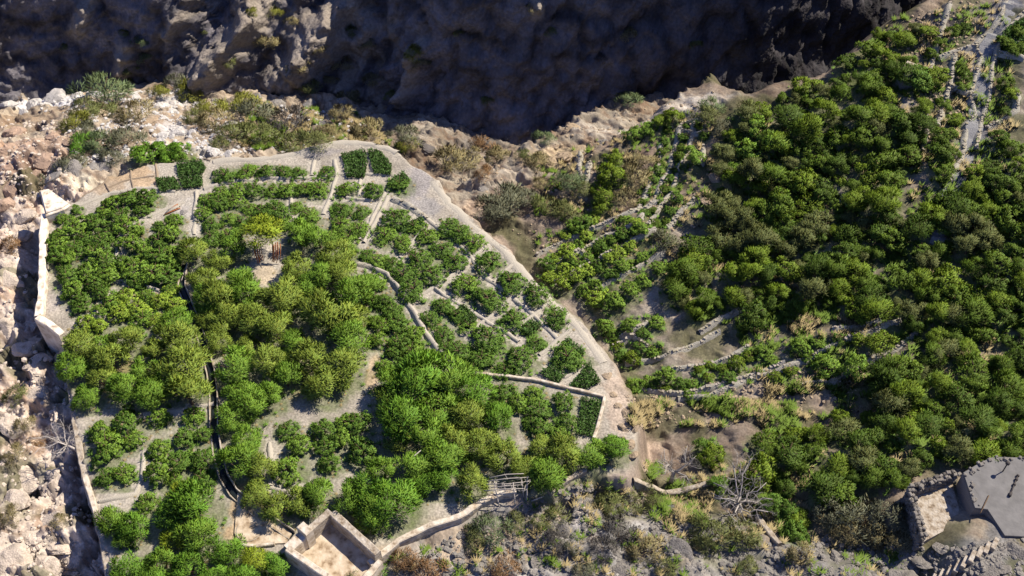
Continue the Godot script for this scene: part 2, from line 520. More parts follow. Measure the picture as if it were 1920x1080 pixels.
const CHANNEL_GARDEN := [240,788,58, 247,818,54, 203,830,58, 192,800,48, 196,855,40, 300,780,46, 365,775,46, 343,815,46, 381,812,46, 300,834,44, 337,865,54, 304,880,54, 385,858,54, 382,893,42, 200,888,46, 232,886,46, 275,940,40, 330,895,36]
const SOUTH_GARDEN := [538,800,50, 562,828,52, 607,803,56, 543,873,60, 612,835,44, 652,790,44, 680,842,60, 672,792,52, 618,865,46, 640,820,38]
# Feathery trees: x, y, width
const FEATHER_HEART := [370,475,56, 410,490,50, 440,466,52, 560,447,60, 602,452,60, 632,482,62, 560,503,70, 604,521,70, 642,521,62, 385,530,54, 392,563,58, 420,572,60, 450,530,62, 470,556,60, 540,561,70, 592,582,70, 482,601,70, 520,622,70, 422,620,60, 396,598,50, 552,642,62, 620,603,80, 662,562,66, 652,642,80, 641,690,72, 612,722,70, 668,602,56, 590,682,60, 690,540,44, 580,545,56, 500,560,50, 445,600,50]
const FEATHER_WEST := [330,602,70, 340,642,70, 370,692,92, 250,640,60, 200,652,60, 150,652,60, 140,692,56, 215,682,60, 270,702,60, 310,722,64, 240,732,60, 170,742,60, 200,716,54, 290,662,50, 280,745,56, 362,742,70, 440,690,70, 502,682,60, 452,740,62, 512,742,60, 540,712,54, 432,782,70, 472,762,60, 462,832,70, 450,872,64, 490,882,52, 482,930,52, 522,962,60, 562,942,62, 602,932,60, 470,650,56, 400,640,50]
const FEATHER_SOUTH := [740,730,80, 790,722,90, 842,717,90, 890,742,80, 762,782,82, 822,772,82, 872,782,82, 930,792,72, 742,822,62, 800,822,72, 852,832,72, 902,832,72, 950,852,82, 982,880,62, 1012,848,60, 1020,892,66, 1062,858,72, 1102,850,70, 1150,836,60, 772,872,72, 832,862,72, 722,882,62, 690,922,82, 742,940,82, 700,962,62, 660,942,62, 882,908,60, 832,902,60, 800,905,50, 720,750,60]
const FEATHER_CORNER := [214,972,62, 256,985,70, 240,1003,52, 322,960,76, 372,955,80, 345,925,64, 376,1003,72, 332,1010,62, 250,1062,62, 312,1050,72, 362,1062,70, 422,1032,62, 480,1052,64, 520,1062,50, 400,1075,60, 290,1085,60, 460,1085,60]
# Little terraces across the gully
const SPRING_TERRACE := [1025,495,34, 1045,480,34, 1065,470,34, 1085,455,34, 1097,438,30, 1060,500,36, 1085,490,36, 1105,475,34, 1127,458,34, 1148,447,34, 1168,436,32, 1030,515,30, 1055,527,36, 1080,515,36, 1102,505,34, 1122,493,34, 1142,480,32, 1162,468,32, 1182,455,32, 1200,432,34, 1190,416,30, 1170,408,28, 1120,530,34, 1147,513,34, 1167,500,34, 1187,488,32, 1207,478,32, 1120,552,40, 1150,560,38, 1098,540,30, 1062,438,30, 1080,425,28, 1110,408,36, 1090,415,36, 1180,540,36, 1205,520,34, 1235,500,34]
const LADDER_TERRACE := [1252,244,24, 1244,262,22, 1243,280,24, 1240,300,22, 1232,318,22, 1224,335,22, 1216,352,24, 1206,372,24, 1280,254,24, 1278,274,24, 1272,290,24, 1264,312,24, 1254,332,22, 1246,350,24, 1238,370,24, 1226,390,26, 1210,392,24, 1318,250,26, 1268,372,30, 1258,392,28, 1290,232,22, 1308,236,22, 1248,412,26, 1230,412,24]
const LOW_TERRACE := [1130,606,36, 1152,620,32, 1180,605,36, 1206,620,34, 1228,600,32, 1200,645,36, 1185,664,34, 1158,642,30, 1226,652,34, 1165,662,26, 1190,715,34, 1216,712,34, 1248,702,34, 1252,722,26, 1278,716,28, 1300,716,30, 1326,706,32, 1310,690,28, 1332,682,30, 1356,690,34, 1382,680,34, 1404,664,36, 1366,707,30, 1424,690,30, 1446,674,30, 1454,700,32, 1482,690,36, 1430,656,34, 1500,650,36, 1530,640,32, 1575,632,34, 1606,635,36, 1516,664,34, 1290,735,26]
const TRACK_BEDS := [1802,122,26, 1806,145,26, 1800,165,24, 1770,190,30, 1785,225,40, 1770,255,44, 1780,285,40, 1755,300,44, 1765,330,40, 1760,270,36, 1700,250,40, 1690,290,36, 1885,155,34, 1890,180,36, 1880,205,30, 1868,262,40, 1895,280,44, 1910,310,40, 1850,310,36, 1735,60,34, 1760,85,30, 1790,60,28, 1810,45,26, 1745,100,30, 1822,330,40, 1860,340,40]
const FAR_BED := [1880,80,30, 1905,60,30, 1895,95,30, 1915,90,26]
const GULLY_TREES := [1150,297,44, 1146,328,48, 1132,358,44, 1130,385,36, 1260,225,34, 1190,250,30, 1215,238,34, 1235,228,34, 1296,298,38, 1550,682,60, 1602,690,50, 1645,640,50, 1420,240,60, 1450,270,60, 1406,222,50, 1400,290,44, 1378,340,50, 1380,315,36]
const BRIGHT_EDGE := [1720,150,60, 1752,140,60, 1450,945,46, 1478,955,40, 1495,975,44, 1490,1002,46, 1335,850,50, 1320,835,40, 1345,905,50]

# Scrub: x, y, width, tone (0 olive 1 pale 2 yellow 3 grey 4 tan 5 red 6 purple 7 deep green)
const WADI_SCRUB := [197,165,72,1, 165,206,52,0, 190,200,42,0, 140,226,40,2, 150,265,44,7, 186,265,52,1, 165,250,36,3, 255,142,30,0, 260,210,60,4, 235,260,52,3, 302,172,32,2, 330,160,36,3, 352,172,38,2, 392,200,52,2, 365,220,36,0, 402,230,52,4, 455,186,62,2, 476,210,52,3, 440,250,52,0, 415,266,40,0, 490,250,52,0, 540,222,60,6, 552,260,60,0, 592,265,52,0, 620,240,42,4, 610,252,40,4, 756,256,50,3, 690,240,42,4, 765,267,32,2, 650,180,34,4, 642,214,36,4, 905,270,40,5, 845,312,52,4, 880,296,42,4, 905,332,34,5, 932,290,36,4, 1022,255,32,1, 985,287,36,0, 1002,303,36,4, 1177,186,38,1, 1490,112,84,1, 920,396,54,3, 950,376,64,3, 978,368,52,3, 935,400,50,3, 1025,385,40,0, 1010,345,30,4, 1070,335,40,1, 1090,350,34,0, 1060,395,34,0, 130,305,40,3, 212,292,34,3, 1205,300,40,4, 1190,330,44,4, 1170,370,36,4, 1250,450,40,3, 1335,200,40,1, 1320,225,34,0, 1350,240,34,3]
const CLIFF_SCRUB := [262,78,30,1, 272,107,30,1, 235,60,22,0, 246,126,38,0, 510,25,40,2, 475,25,24,2, 500,82,36,4, 560,126,48,4, 690,83,34,4, 775,103,40,2, 788,122,32,4, 640,120,36,4, 600,92,30,4, 660,55,26,0, 580,165,40,0, 620,150,30,4, 1000,12,26,4, 915,185,30,0, 1030,60,24,0, 1180,60,30,4, 860,60,22,0, 430,120,26,0, 545,40,24,4, 700,150,34,4, 735,180,30,0, 660,190,30,4, 380,60,20,0, 120,90,20,0, 1300,80,30,0, 1120,110,26,6]
const RIM_SCRUB := [270,290,54,7, 300,287,40,7, 336,281,60,7, 320,292,40,7]
const SLATE_SCRUB := [920,992,72,1, 960,972,62,0, 886,1002,52,0, 1040,962,62,0, 1010,977,40,0, 1170,926,62,0, 1202,906,60,0, 1142,940,62,0, 1232,930,50,0, 1160,992,66,6, 1132,1022,50,6, 800,1056,74,5, 760,1046,50,5, 952,1062,62,5, 1212,1022,62,4, 1040,1012,44,6, 1066,1022,40,3, 700,1072,52,7, 662,1078,40,0, 1340,987,82,0, 1392,992,72,0, 1310,1012,52,0, 1300,980,44,0, 1562,952,72,3, 1622,962,92,3, 1660,952,72,3, 1592,992,54,4, 1680,1010,50,4, 1250,1060,50,0, 1500,1030,50,4, 1640,1000,50,4, 1400,1050,50,0, 1090,1068,46,3]
const PALE_SCRUB := [20,460,40,5, 30,736,48,0, 45,792,40,4, 25,850,60,4, 60,812,40,5, 90,640,24,3, 20,960,50,4, 110,980,40,4, 70,320,30,3]

const FOREST := [[1340, 330], [1390, 205], [1440, 190], [1500, 158], [1560, 140], [1640, 60], [1715, 50], [1700, 140], [1745, 230], [1700, 300], [1650, 370], [1700, 420], [1790, 360], [1850, 330], [1940, 330], [1940, 850], [1840, 850], [1790, 850], [1700, 885], [1560, 940], [1440, 900], [1400, 815], [1530, 790], [1600, 735], [1730, 650], [1690, 590], [1560, 560], [1500, 600], [1380, 610], [1250, 590], [1270, 470], [1330, 440]]

const ORD := ["first", "second", "third", "fourth", "fifth", "sixth", "seventh", "eighth", "ninth", "tenth", "eleventh", "twelfth", "thirteenth", "fourteenth", "fifteenth", "sixteenth", "seventeenth", "eighteenth", "nineteenth", "twentieth", "twenty-first", "twenty-second", "twenty-third", "twenty-fourth", "twenty-fifth", "twenty-sixth", "twenty-seventh", "twenty-eighth", "twenty-ninth", "thirtieth"]
const CHANNEL := [346, 497, 341, 540, 362, 592, 380, 640, 396, 700, 401, 740, 402, 800, 408, 850, 420, 895, 438, 925, 480, 962, 548, 1006]
var places := []

# rows: things of one bed sorted into rows as one reads the photograph, so that each can be told by its place in its bed
func rows(items: Array, band: float):
	items.sort_custom(func(a, b): return a.py < b.py)
	var row := -1
	var top := -1e9
	var line := []
	for it in items:
		if it.py - top > band:
			line.sort_custom(func(a, b): return a.px < b.px)
			for k in line.size(): line[k].col = k
			line = []
			row += 1; top = it.py
		it.row = row
		line.append(it)
	line.sort_custom(func(a, b): return a.px < b.px)
	for k in line.size(): line[k].col = k

func spell(it: Dictionary) -> String:
	return ORD[mini(it.row, 29)] + " row, " + ORD[mini(it.col, 29)] + " from left"

func bed(list: Array, family: String, called: String, tones: Array, what: Array, where: String, group: String, band := 24.0, grow := 1.0, fixed_tone := false):
	var items := []
	var step := 4 if fixed_tone else 3
	for i in range(0, list.size(), step):
		var px: float = list[i]
		var py: float = list[i + 1]
		var wide: float = list[i + 2]
		var g := on_cliff(px, py + wide * 0.2) if "rock wall" in where else ground(px, py + wide * 0.2)
		var r := wide * 0.5 / ppm(g) * (1.0 + (grow - 1.0) * 0.4) * (0.93 if family == "orchard" else 1.0) * (rng.randf_range(0.86, 1.02) if "diamond" in where else rng.randf_range(0.82, 1.14))
		var t: int = list[i + 3] if fixed_tone else rng.randi() % tones.size()
		items.append({"px": px, "py": py, "at": g, "r": r, "tone": tones[t], "what": what[t], "family": family, "called": called, "group": group, "where": where, "category": "tree"})
	rows(items, band)
	for it in items:
		for k in CHANNEL.size() / 2 - 1:
			var a := Vector2(CHANNEL[k * 2], CHANNEL[k * 2 + 1])
			var ab := Vector2(CHANNEL[k * 2 + 2], CHANNEL[k * 2 + 3]) - a
			var p := Vector2(it.px, it.py)
			var q := a + ab * clampf((p - a).dot(ab) / ab.length_squared(), 0.0, 1.0)
			var need: float = it.r * ppm(it.at) * 0.8 + 7.0
			if p.distance_to(q) < need:
				var away := (p - q).normalized() if p.distance_to(q) > 1.0 else Vector2(-1, 0)
				var n := q + away * need
				it.at = ground(n.x, n.y + it.r * ppm(it.at) * 0.4)
				break
	places.append_array(items)

func inside(poly: Array, x: float, y: float) -> bool:
	var yes := false
	var n := poly.size()
	for i in n:
		var a: Array = poly[i]
		var b: Array = poly[(i + 1) % n]
		if (a[1] > y) != (b[1] > y) and x < (b[0] - a[0]) * (y - a[1]) / float(b[1] - a[1]) + a[0]:
			yes = not yes
	return yes

func on_cliff(px: float, py: float) -> Vector3:
	var eye := sight(px, py)
	var best := -1.0
	var hit := Vector3.ZERO
	for p in cliff_pts:
		var m := (p - EYE).normalized().dot(eye)
		if m > best: best = m; hit = p
	return hit

func gather_places():
	rng.seed = 77
	# level ground under the masonry on the slope
	var hut := ground(1770, 960)
	flats.append([hut.x, hut.z, 3.4, 3.0, hut.y])
	var house := ground(1880, 960)
	flats.append([house.x, house.z, 4.5, 3.0, house.y])
	var knoll := ground(1880, 1062)
	flats.append([knoll.x, knoll.z, 2.6, 3.4, house.y + 1.85])
	var o3 := ["orchard_dark", "orchard_mid", "orchard_light"]
	var w3 := ["dark green fruit tree", "leafy green fruit tree", "light green fruit tree"]
	bed(WALL_GARDEN, "orchard", "fruit_tree", ["orchard_dark", "orchard_mid"], ["dark green fruit tree", "leafy green fruit tree"], "garden inside the white wall", "fruit trees in the garden behind the white wall", 24, 1.12)
	bed(HOOK_GARDEN, "orchard", "fruit_tree", ["orchard_dark", "orchard_mid"], ["dark green fruit tree", "leafy green fruit tree"], "bed above the water channel's start", "fruit trees beside the start of the channel", 24, 1.14)
	bed(ROUND_BEDS, "orchard", "round_bush", ["orchard_dark", "orchard_mid"], ["dark round bush", "green round bush"], "small curved terrace with planks", "round bushes on the curved terrace", 40)
	bed(FAN_TAIL, "orchard", "fruit_tree", ["orchard_mid", "orchard_light"], ["leafy green fruit tree", "yellow-green fruit tree"], "wedge plot under the white wall garden", "fruit trees in the wedge plot", 24, 1.1)
	bed(RIM_ROW, "orchard", "fruit_tree", ["orchard_dark", "orchard_mid"], ["dark clipped fruit tree", "green clipped fruit tree"], "strip along the curved upper rim", "fruit trees along the upper rim", 40, 0.9)
	bed(UPPER_FIELD, "orchard", "fruit_tree", ["orchard_dark", "orchard_mid", "orchard_mid"], ["dark green fruit tree", "leafy green fruit tree", "rounded green fruit tree"], "upper field below the rim strip", "fruit trees in the upper field", 22, 1.05)
	bed(FAN_FIELD, "orchard", "fruit_tree", ["orchard_dark", "orchard_mid", "orchard_dark"], ["dark green fruit tree", "leafy green fruit tree", "dense dark fruit tree"], "field of diamond plots", "fruit trees in the diamond plots", 26, 1.22)
	bed(LOWER_TERRACE, "orchard", "fruit_tree", ["orchard_mid", "orchard_dark"], ["leafy green fruit tree", "dark green fruit tree"], "strip inside the curved terrace wall", "fruit trees inside the curved terrace wall", 24, 1.1)
	bed(EAST_BEDS, "orchard", "fruit_tree", ["orchard_mid", "orchard_dark"], ["leafy green fruit tree", "dark green fruit tree"], "corner beds by the angled kerb", "fruit trees in the corner beds", 24, 1.08)
	bed(CHANNEL_GARDEN, "orchard", "fruit_tree", ["orchard_mid", "orchard_dark"], ["leafy green fruit tree", "dark green fruit tree"], "plot west of the dark water channel", "fruit trees west of the channel", 24, 1.05)
	bed(SOUTH_GARDEN, "orchard", "fruit_tree", ["orchard_mid", "orchard_dark"], ["leafy green fruit tree", "dark green fruit tree"], "plot east of the dark water channel", "fruit trees east of the channel", 24, 1.05)
	var f3 := ["feather_olive", "feather_green", "feather_deep"]
	var v3 := ["olive feathery tree", "green feathery tree", "deep green feathery tree"]
	bed(FEATHER_HEART, "feather", "feathery_tree", ["feather_olive", "feather_olive", "feather_green"], ["olive feathery tree", "soft olive feathery tree", "green feathery tree"], "grove in the middle of the spur", "feathery trees in the middle grove", 28, 1.12)
	bed(FEATHER_WEST, "feather", "feathery_tree", ["feather_olive", "feather_green", "feather_green"], ["olive feathery tree", "green feathery tree", "soft green feathery tree"], "grove along the dark channel", "feathery trees along the channel", 28, 1.12)
	bed(FEATHER_SOUTH, "feather", "feathery_tree", ["feather_green", "feather_deep", "feather_olive"], ["green feathery tree", "deep green feathery tree", "olive feathery tree"], "grove above the path wall", "feathery trees above the path wall", 30, 1.1)
	bed(FEATHER_CORNER, "feather", "feathery_tree", ["feather_green", "feather_deep", "feather_green", "feather_deep", "feather_bright"], ["green feathery tree", "deep green feathery tree", "soft green feathery tree", "dense green feathery tree", "yellow-green feathery tree"], "corner west of the water tank", "feathery trees by the water tank", 30, 1.1)
	bed(SPRING_TERRACE, "orchard", "terrace_tree", ["orchard_mid", "orchard_dark", "orchard_light"], ["green terrace tree", "dark terrace tree", "light green terrace tree"], "stepped plots just past the rim", "small trees on the stepped plots", 20, 1.12)
	bed(LADDER_TERRACE, "orchard", "terrace_tree", ["wood_mid", "orchard_dark"], ["dull green bush", "dark green bush"], "long ladder of walled plots", "bushes on the ladder of walled plots", 16, 0.8)
	bed(LOW_TERRACE, "orchard", "terrace_tree", ["orchard_dark", "orchard_mid", "wood_light"], ["dark round terrace bush", "green round terrace bush", "yellow-green terrace bush"], "curved lower terraces across the gully", "bushes on the curved lower terraces", 20)
	bed(FAR_BED, "wood", "fruit_tree", ["wood_mid"], ["dark leafy bush"], "walled bed by the grey track", "bushes in the walled bed by the track", 20)
	bed(TRACK_BEDS, "wood", "leafy_bush", ["wood_mid", "wood_dark", "wood_light"], ["green bush", "dark leafy bush", "yellow-green bush"], "narrow beds along the grey track", "bushes in the beds by the track", 24, 1.05)
	bed(GULLY_TREES, "wood", "leafy_tree", ["wood_light", "orchard_mid"], ["yellow-green leafy tree", "fresh green leafy tree"], "slope across the gully", "single leafy trees across the gully", 30, 1.05)
	bed(BRIGHT_EDGE, "wood", "leafy_tree", ["wood_light", "orchard_dark"], ["bright leafy tree", "dense green leafy tree"], "edge of the dark wood", "leafy trees at the wood's edge", 40, 1.05)
	var st := ["scrub_olive", "scrub_pale", "scrub_yellow", "scrub_grey", "scrub_tan", "scrub_red", "scrub_purple", "feather_deep"]
	var sw := ["olive wispy shrub", "pale green wispy shrub", "yellow-green wispy shrub", "grey wispy shrub", "tan dry shrub", "reddish dry shrub", "dark purplish bare shrub", "dense dark green bush"]
	bed(WADI_SCRUB, "scrub", "wild_shrub", st, sw, "rocky wadi beyond the rim", "wild shrubs in the wadi", 24, 1.9, true)
	bed(CLIFF_SCRUB, "scrub", "wild_shrub", st, sw, "ledges of the shaded rock wall", "wild shrubs on the cliff ledges of the rock wall", 24, 1.3, true)
	bed(RIM_SCRUB, "wood", "dense_bush", st, sw, "outside the bare upper plots", "dense bushes above the bare plots", 40, 1.0, true)
	bed(SLATE_SCRUB, "scrub", "wild_shrub", st, sw, "grey rock slope below the path wall", "wild shrubs on the grey rock slope", 24, 1.1, true)
	bed(PALE_SCRUB, "scrub", "wild_shrub", st, sw, "pale boulder slope under the white wall", "wild shrubs on the pale boulder slope", 40, 1.1, true)
	# the wood on the far slope: trees in natural spacing
	var wood := []
	var tries := 0
	while wood.size() < 298 and tries < 6000:
		tries += 1
		var px := rng.randf_range(1245, 1940)
		var py := rng.randf_range(45, 945)
		if not inside(FOREST, px, py): continue
		var near := false
		for w in wood:
			if Vector2(w.px - px, w.py - py).length() < 19.0 + 0.012 * py: near = true; break
		if near: continue
		if px < 1640 and py > 585 and py < 770: continue
		var wide := rng.randf_range(34, 88) * (0.8 + py * 0.0003)
		var g := ground(px, py + wide * 0.26)
		var kind := rng.randf()
		var t := 0 if kind < 0.26 else (1 if kind < 0.6 else (2 if kind < 0.84 else 3))
		if px < 1420 and py < 420: t = 2 if kind < 0.5 else 3
		wood.append({"px": px, "py": py, "at": g, "r": wide * 0.40 / ppm(g), "tone": ["wood_dark", "wood_mid", "wood_light", "wood_grey"][t], "what": ["dark wood tree", "green wood tree", "yellow-green wood tree", "grey-green wood tree"][t],
			"family": "feather" if t == 3 or rng.randf() < 0.45 else "wood", "called": "wood_tree", "group": "trees of the wood on the far slope", "where": "wood on the far slope", "category": "tree"})
	rows(wood, 34)
	places.append_array(wood)

func plant_all():
	rng.seed = 909
	var sets: Dictionary = M["sets"]
	for it in places:
		var t := Node3D.new()
		t.name = numbered(it.called)
		var p: Vector3 = it.at
		t.position = p
		t.rotation.y = rng.randf() * TAU
		add_child(t)
		var fam: String = it.family
		var crown := MeshInstance3D.new()
		crown.name = "crown"
		var plot: bool = fam == "orchard" and ("diamond" in it.where or "upper" in it.where)
		var pool: Array = sets["compact" if plot else fam]
		crown.mesh = pool[rng.randi() % pool.size()]
		crown.material_override = M[it.tone]
		var kk := rng.randf_range(0.9, 1.12)
		crown.scale = Vector3(it.r * kk, it.r * rng.randf_range(0.75, 1.1) * (0.95 if fam != "orchard" else (0.64 if "diamond" in it.where or "upper" in it.where else 0.84)), it.r / kk)
		crown.rotation = Vector3(rng.randf_range(-0.14, 0.14), 0, rng.randf_range(-0.14, 0.14))
		t.add_child(crown)
		var trunk := MeshInstance3D.new()
		trunk.name = "trunk"
		var low: bool = fam == "scrub"
		var ts: Array = sets["stem" if low else "trunk"]
		trunk.mesh = ts[rng.randi() % ts.size()]
		trunk.material_override = M["bark"]
		trunk.scale = Vector3.ONE * it.r
		t.add_child(trunk)
		tag(t, it.what + ", " + it.where + ", " + spell(it), "shrub" if low else ("bush" if "bush" in it.what else "tree"), it.group)

func numbered(called: String) -> String:
	var k: int = taken.get(called, -1) + 1
	taken[called] = k
	return called if k == 0 else "%s_%03d" % [called, k]

func tag(o: Node, label: String, category := "", group := "", kind := ""):
	if label: o.set_meta("label", label)
	if category: o.set_meta("category", category)
	if group: o.set_meta("group", group)
	if kind: o.set_meta("kind", kind)

func part(called: String, mesh: Mesh, m: Material, parent: Node, kind := "") -> MeshInstance3D:
	var o := MeshInstance3D.new()
	o.name = called; o.mesh = mesh; o.material_override = m
	parent.add_child(o, true)
	if kind: o.set_meta("kind", kind)
	return o

func thing(called: String, label: String, category: String, at: Vector3, group := "") -> Node3D:
	var o := Node3D.new()
	o.name = numbered(called); add_child(o)
	o.position = at
	tag(o, label, category, group)
	return o

# ---------------------------------------------------------------- land
func make_ground():
	var x0 := -96.0
	var z0 := -84.0
	var cell := 0.25
	var nx := 769
	var nz := 529
	# weeds and leaf litter round the planted trees, on a half-metre raster
	var weeds := PackedFloat32Array()
	var ww := 386
	var wh := 266
	weeds.resize(ww * wh)
	var along := (flat2(917, 457) - flat2(778, 563)).normalized()
	var cross := (flat2(1045, 635) - flat2(737, 373)).normalized()
	for it in places:
		if it.family == "scrub": continue
		var r: float = it.r * (1.35 if it.family == "orchard" else 1.1) * 1.25
		var c: Vector3 = it.at
		var k := int(r * 2.0) + 2
		var cx := int((c.x - x0) * 2.0)
		var cz := int((c.z - z0) * 2.0)
		for j in range(cz - k, cz + k + 1):
			for i in range(cx - k, cx + k + 1):
				if i < 0 or j < 0 or i >= ww or j >= wh: continue
				var off := Vector2(x0 + i * 0.5 - c.x, z0 + j * 0.5 - c.z)
				var d := off.length()
				if "diamond" in it.where:      # these stand in square plots set along the bunds
					d = maxf(absf(off.dot(along)), absf(off.dot(cross))) * 1.22
				var q := 1.0 - smoothstep(r * 0.65, r * 1.1, d)
				weeds[j * ww + i] = maxf(weeds[j * ww + i], q)
	for p in trod:
		var cx := int((p.x - x0) * 2.0)
		var cz := int((p.z - z0) * 2.0)
		for j in range(cz - 1, cz + 3):
			for i in range(cx - 1, cx + 3):
				if i < 0 or j < 0 or i >= ww or j >= wh: continue
				var d := Vector2(x0 + i * 0.5 - p.x, z0 + j * 0.5 - p.z).length()
				if d < 0.6: weeds[j * ww + i] = -1.0
	# soils and bare patches that differ: x, y, half width, half height in the photograph, colour, share
	var patch := [
		[240, 325, 46, 16, Color(0.46, 0.34, 0.22), 0.9], [275, 345, 34, 12, Color(0.44, 0.33, 0.22), 0.9], [205, 352, 40, 16, Color(0.40, 0.31, 0.22), 0.8], [335, 345, 30, 14, Color(0.26, 0.24, 0.15), 0.6],
		[600, 284, 50, 11, Color(0.34, 0.32, 0.32), 0.9], [780, 345, 32, 34, Color(0.36, 0.34, 0.34), 0.9], [790, 390, 34, 22, Color(0.36, 0.345, 0.34), 0.9], [470, 960, 46, 46, Color(0.50, 0.36, 0.22), 0.8],
		[105, 560, 20, 36, Color(0.36, 0.33, 0.31), 0.9], [350, 390, 24, 20, Color(0.55, 0.52, 0.49), 0.9], [365, 430, 9, 40, Color(0.52, 0.50, 0.46), 0.9], [700, 700, 12, 40, Color(0.52, 0.40, 0.27), 0.8],
		[570, 700, 26, 50, Color(0.48, 0.37, 0.26), 0.7], [500, 515, 20, 22, Color(0.50, 0.42, 0.31), 0.8], [240, 690, 40, 14, Color(0.48, 0.32, 0.17), 0.7], [1160, 760, 22, 60, Color(0.50, 0.40, 0.32), 0.7], [1100, 620, 40, 16, Color(0.46, 0.42, 0.37), 0.6],
		[70, 190, 130, 18, Color(0.74, 0.74, 0.77), 1.0], [320, 190, 40, 22, Color(0.60, 0.58, 0.57), 0.8], [320, 235, 40, 16, Color(0.62, 0.61, 0.62), 0.9], [290, 265, 30, 12, Color(0.66, 0.58, 0.44), 0.8], [390, 285, 40, 8, Color(0.56, 0.54, 0.50), 0.8],
		[160, 345, 44, 14, Color(0.70, 0.64, 0.52), 0.9], [110, 320, 34, 26, Color(0.30, 0.29, 0.29), 0.8], [185, 300, 26, 16, Color(0.22, 0.19, 0.19), 0.8], [50, 280, 95, 75, Color(0.46, 0.34, 0.27), 0.9], [40, 310, 50, 24, Color(0.30, 0.19, 0.15), 0.5],
		[1040, 295, 60, 34, Color(0.47, 0.38, 0.26), 0.9], [1230, 300, 26, 90, Color(0.36, 0.27, 0.21), 0.8], [1350, 350, 30, 60, Color(0.38, 0.24, 0.15), 0.8], [1230, 208, 130, 26, Color(0.46, 0.425, 0.375), 1.0], [1120, 245, 60, 24, Color(0.45, 0.41, 0.36), 1.0], [930, 330, 60, 30, Color(0.45, 0.40, 0.34), 0.8], [880, 390, 30, 30, Color(0.46, 0.40, 0.34), 0.8], [1060, 380, 50, 20, Color(0.44, 0.30, 0.20), 0.6],
		[1320, 765, 150, 30, Color(0.36, 0.30, 0.24), 0.8], [1560, 700, 90, 34, Color(0.29, 0.245, 0.175), 0.8], [1450, 530, 50, 24, Color(0.27, 0.24, 0.20), 0.8], [1260, 695, 60, 10, Color(0.33, 0.29, 0.25), 0.7],
		[850, 1020, 60, 30, Color(0.46, 0.37, 0.27), 0.8], [960, 1020, 60, 30, Color(0.44, 0.34, 0.24), 0.7], [740, 1060, 60, 20, Color(0.50, 0.41, 0.31), 0.8], [1100, 1000, 120, 60, Color(0.37, 0.365, 0.365), 0.9], [1240, 1040, 60, 30, Color(0.36, 0.30, 0.24), 0.6],
		[1500, 1050, 180, 40, Color(0.21, 0.205, 0.20), 0.9], [1800, 1030, 150, 60, Color(0.21, 0.205, 0.20), 1.0], [1765, 965, 60, 60, Color(0.42, 0.36, 0.28), 1.0], [1440, 1015, 40, 20, Color(0.30, 0.26, 0.20), 0.6],
		[1897, 8, 17, 30, Color(0.19, 0.20, 0.23), 0.95], [1875, 48, 17, 30, Color(0.19, 0.20, 0.23), 0.95], [1850, 92, 17, 30, Color(0.19, 0.20, 0.23), 0.95], [1844, 140, 17, 30, Color(0.19, 0.20, 0.23), 0.95], [1838, 190, 17, 30, Color(0.19, 0.20, 0.23), 0.95], [1828, 240, 17, 30, Color(0.19, 0.20, 0.23), 0.95], [1812, 290, 17, 30, Color(0.19, 0.20, 0.23), 0.95], [1793, 335, 17, 30, Color(0.19, 0.20, 0.23), 0.95], [1868, 170, 12, 60, Color(0.27, 0.20, 0.13), 0.9], [1740, 240, 16, 60, Color(0.26, 0.20, 0.15), 0.8], [1720, 80, 60, 50, Color(0.20, 0.16, 0.13), 0.7], [1890, 20, 20, 40, Color(0.22, 0.22, 0.24), 0.9]]
	for q in patch:
		var g := ground(q[0], q[1])
		var s := ppm(g)
		splats.append([g.x, g.z, q[2] / s, q[3] / s / 0.72, q[4], q[5]])
	var bins := {}
	for k in splats.size():
		var q = splats[k]
		for i in range(int(floor((q[0] - q[2] * 1.3) / 8.0)), int(floor((q[0] + q[2] * 1.3) / 8.0)) + 1):
			for j in range(int(floor((q[1] - q[3] * 1.3) / 8.0)), int(floor((q[1] + q[3] * 1.3) / 8.0)) + 1):
				var key := Vector2i(i, j)
				if not bins.has(key): bins[key] = []
				bins[key].append(k)
	var v := PackedVector3Array()
	var c := PackedColorArray()
	v.resize(nx * nz); c.resize(nx * nz)
	for iz in nz:
		for ix in nx:
			var x := x0 + ix * cell
			var z := z0 + iz * cell
			var f := field_at(x, z)
			var at := iz * nx + ix
			var y := rough_from(f, x, z)
			v[at] = Vector3(x, y, z)
			var soil := Color(0.405, 0.37, 0.32)
			var out := Color(f[5], f[6], f[7])
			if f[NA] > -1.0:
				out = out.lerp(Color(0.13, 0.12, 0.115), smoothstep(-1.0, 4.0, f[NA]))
			var share := smoothstep(-0.3, 0.6, f[0])
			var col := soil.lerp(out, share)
			var fine := noise_fine.get_noise_2d(x * 0.8, z * 0.8)
			var mid := noise_mid.get_noise_2d(x + 40.0, z)
			var key := Vector2i(int(floor(x / 8.0)), int(floor(z / 8.0)))
			if bins.has(key):
				for k in bins[key]:
					var q = splats[k]
					var e := Vector2((x - q[0]) / q[2], (z - q[1]) / q[3]).length() + mid * 0.55 + fine * 0.25
					if e < 1.15:
						col = col.lerp(q[4], q[5] * (1.0 - smoothstep(0.75, 1.15, e)))
			col = col * (1.0 + 0.30 * noise_big.get_noise_2d(x * 2.3 + 70.0, z * 2.3))
			# broken rock: cracks and stains
			var ck := cracks.get_noise_2d(x * 1.7, z * 1.7)
			var rocky: float = minf(1.0, f[4] * 1.2) * share
			col = col * (1.0 + (0.22 + 0.15 * share) * mid + (0.16 + 0.14 * share) * fine)
			if rocky > 0.05:
				if col.r - col.b < 0.06: rocky *= 0.35
				col = col.lerp(Color(0.20, 0.14, 0.105), rocky * 0.75 * smoothstep(0.25, 0.75, ck))
				col = col.lerp(Color(col.r * 0.8, col.g * 0.66, col.b * 0.55), rocky * 0.7 * smoothstep(0.05, 0.4, strata.get_noise_2d(x, z)))
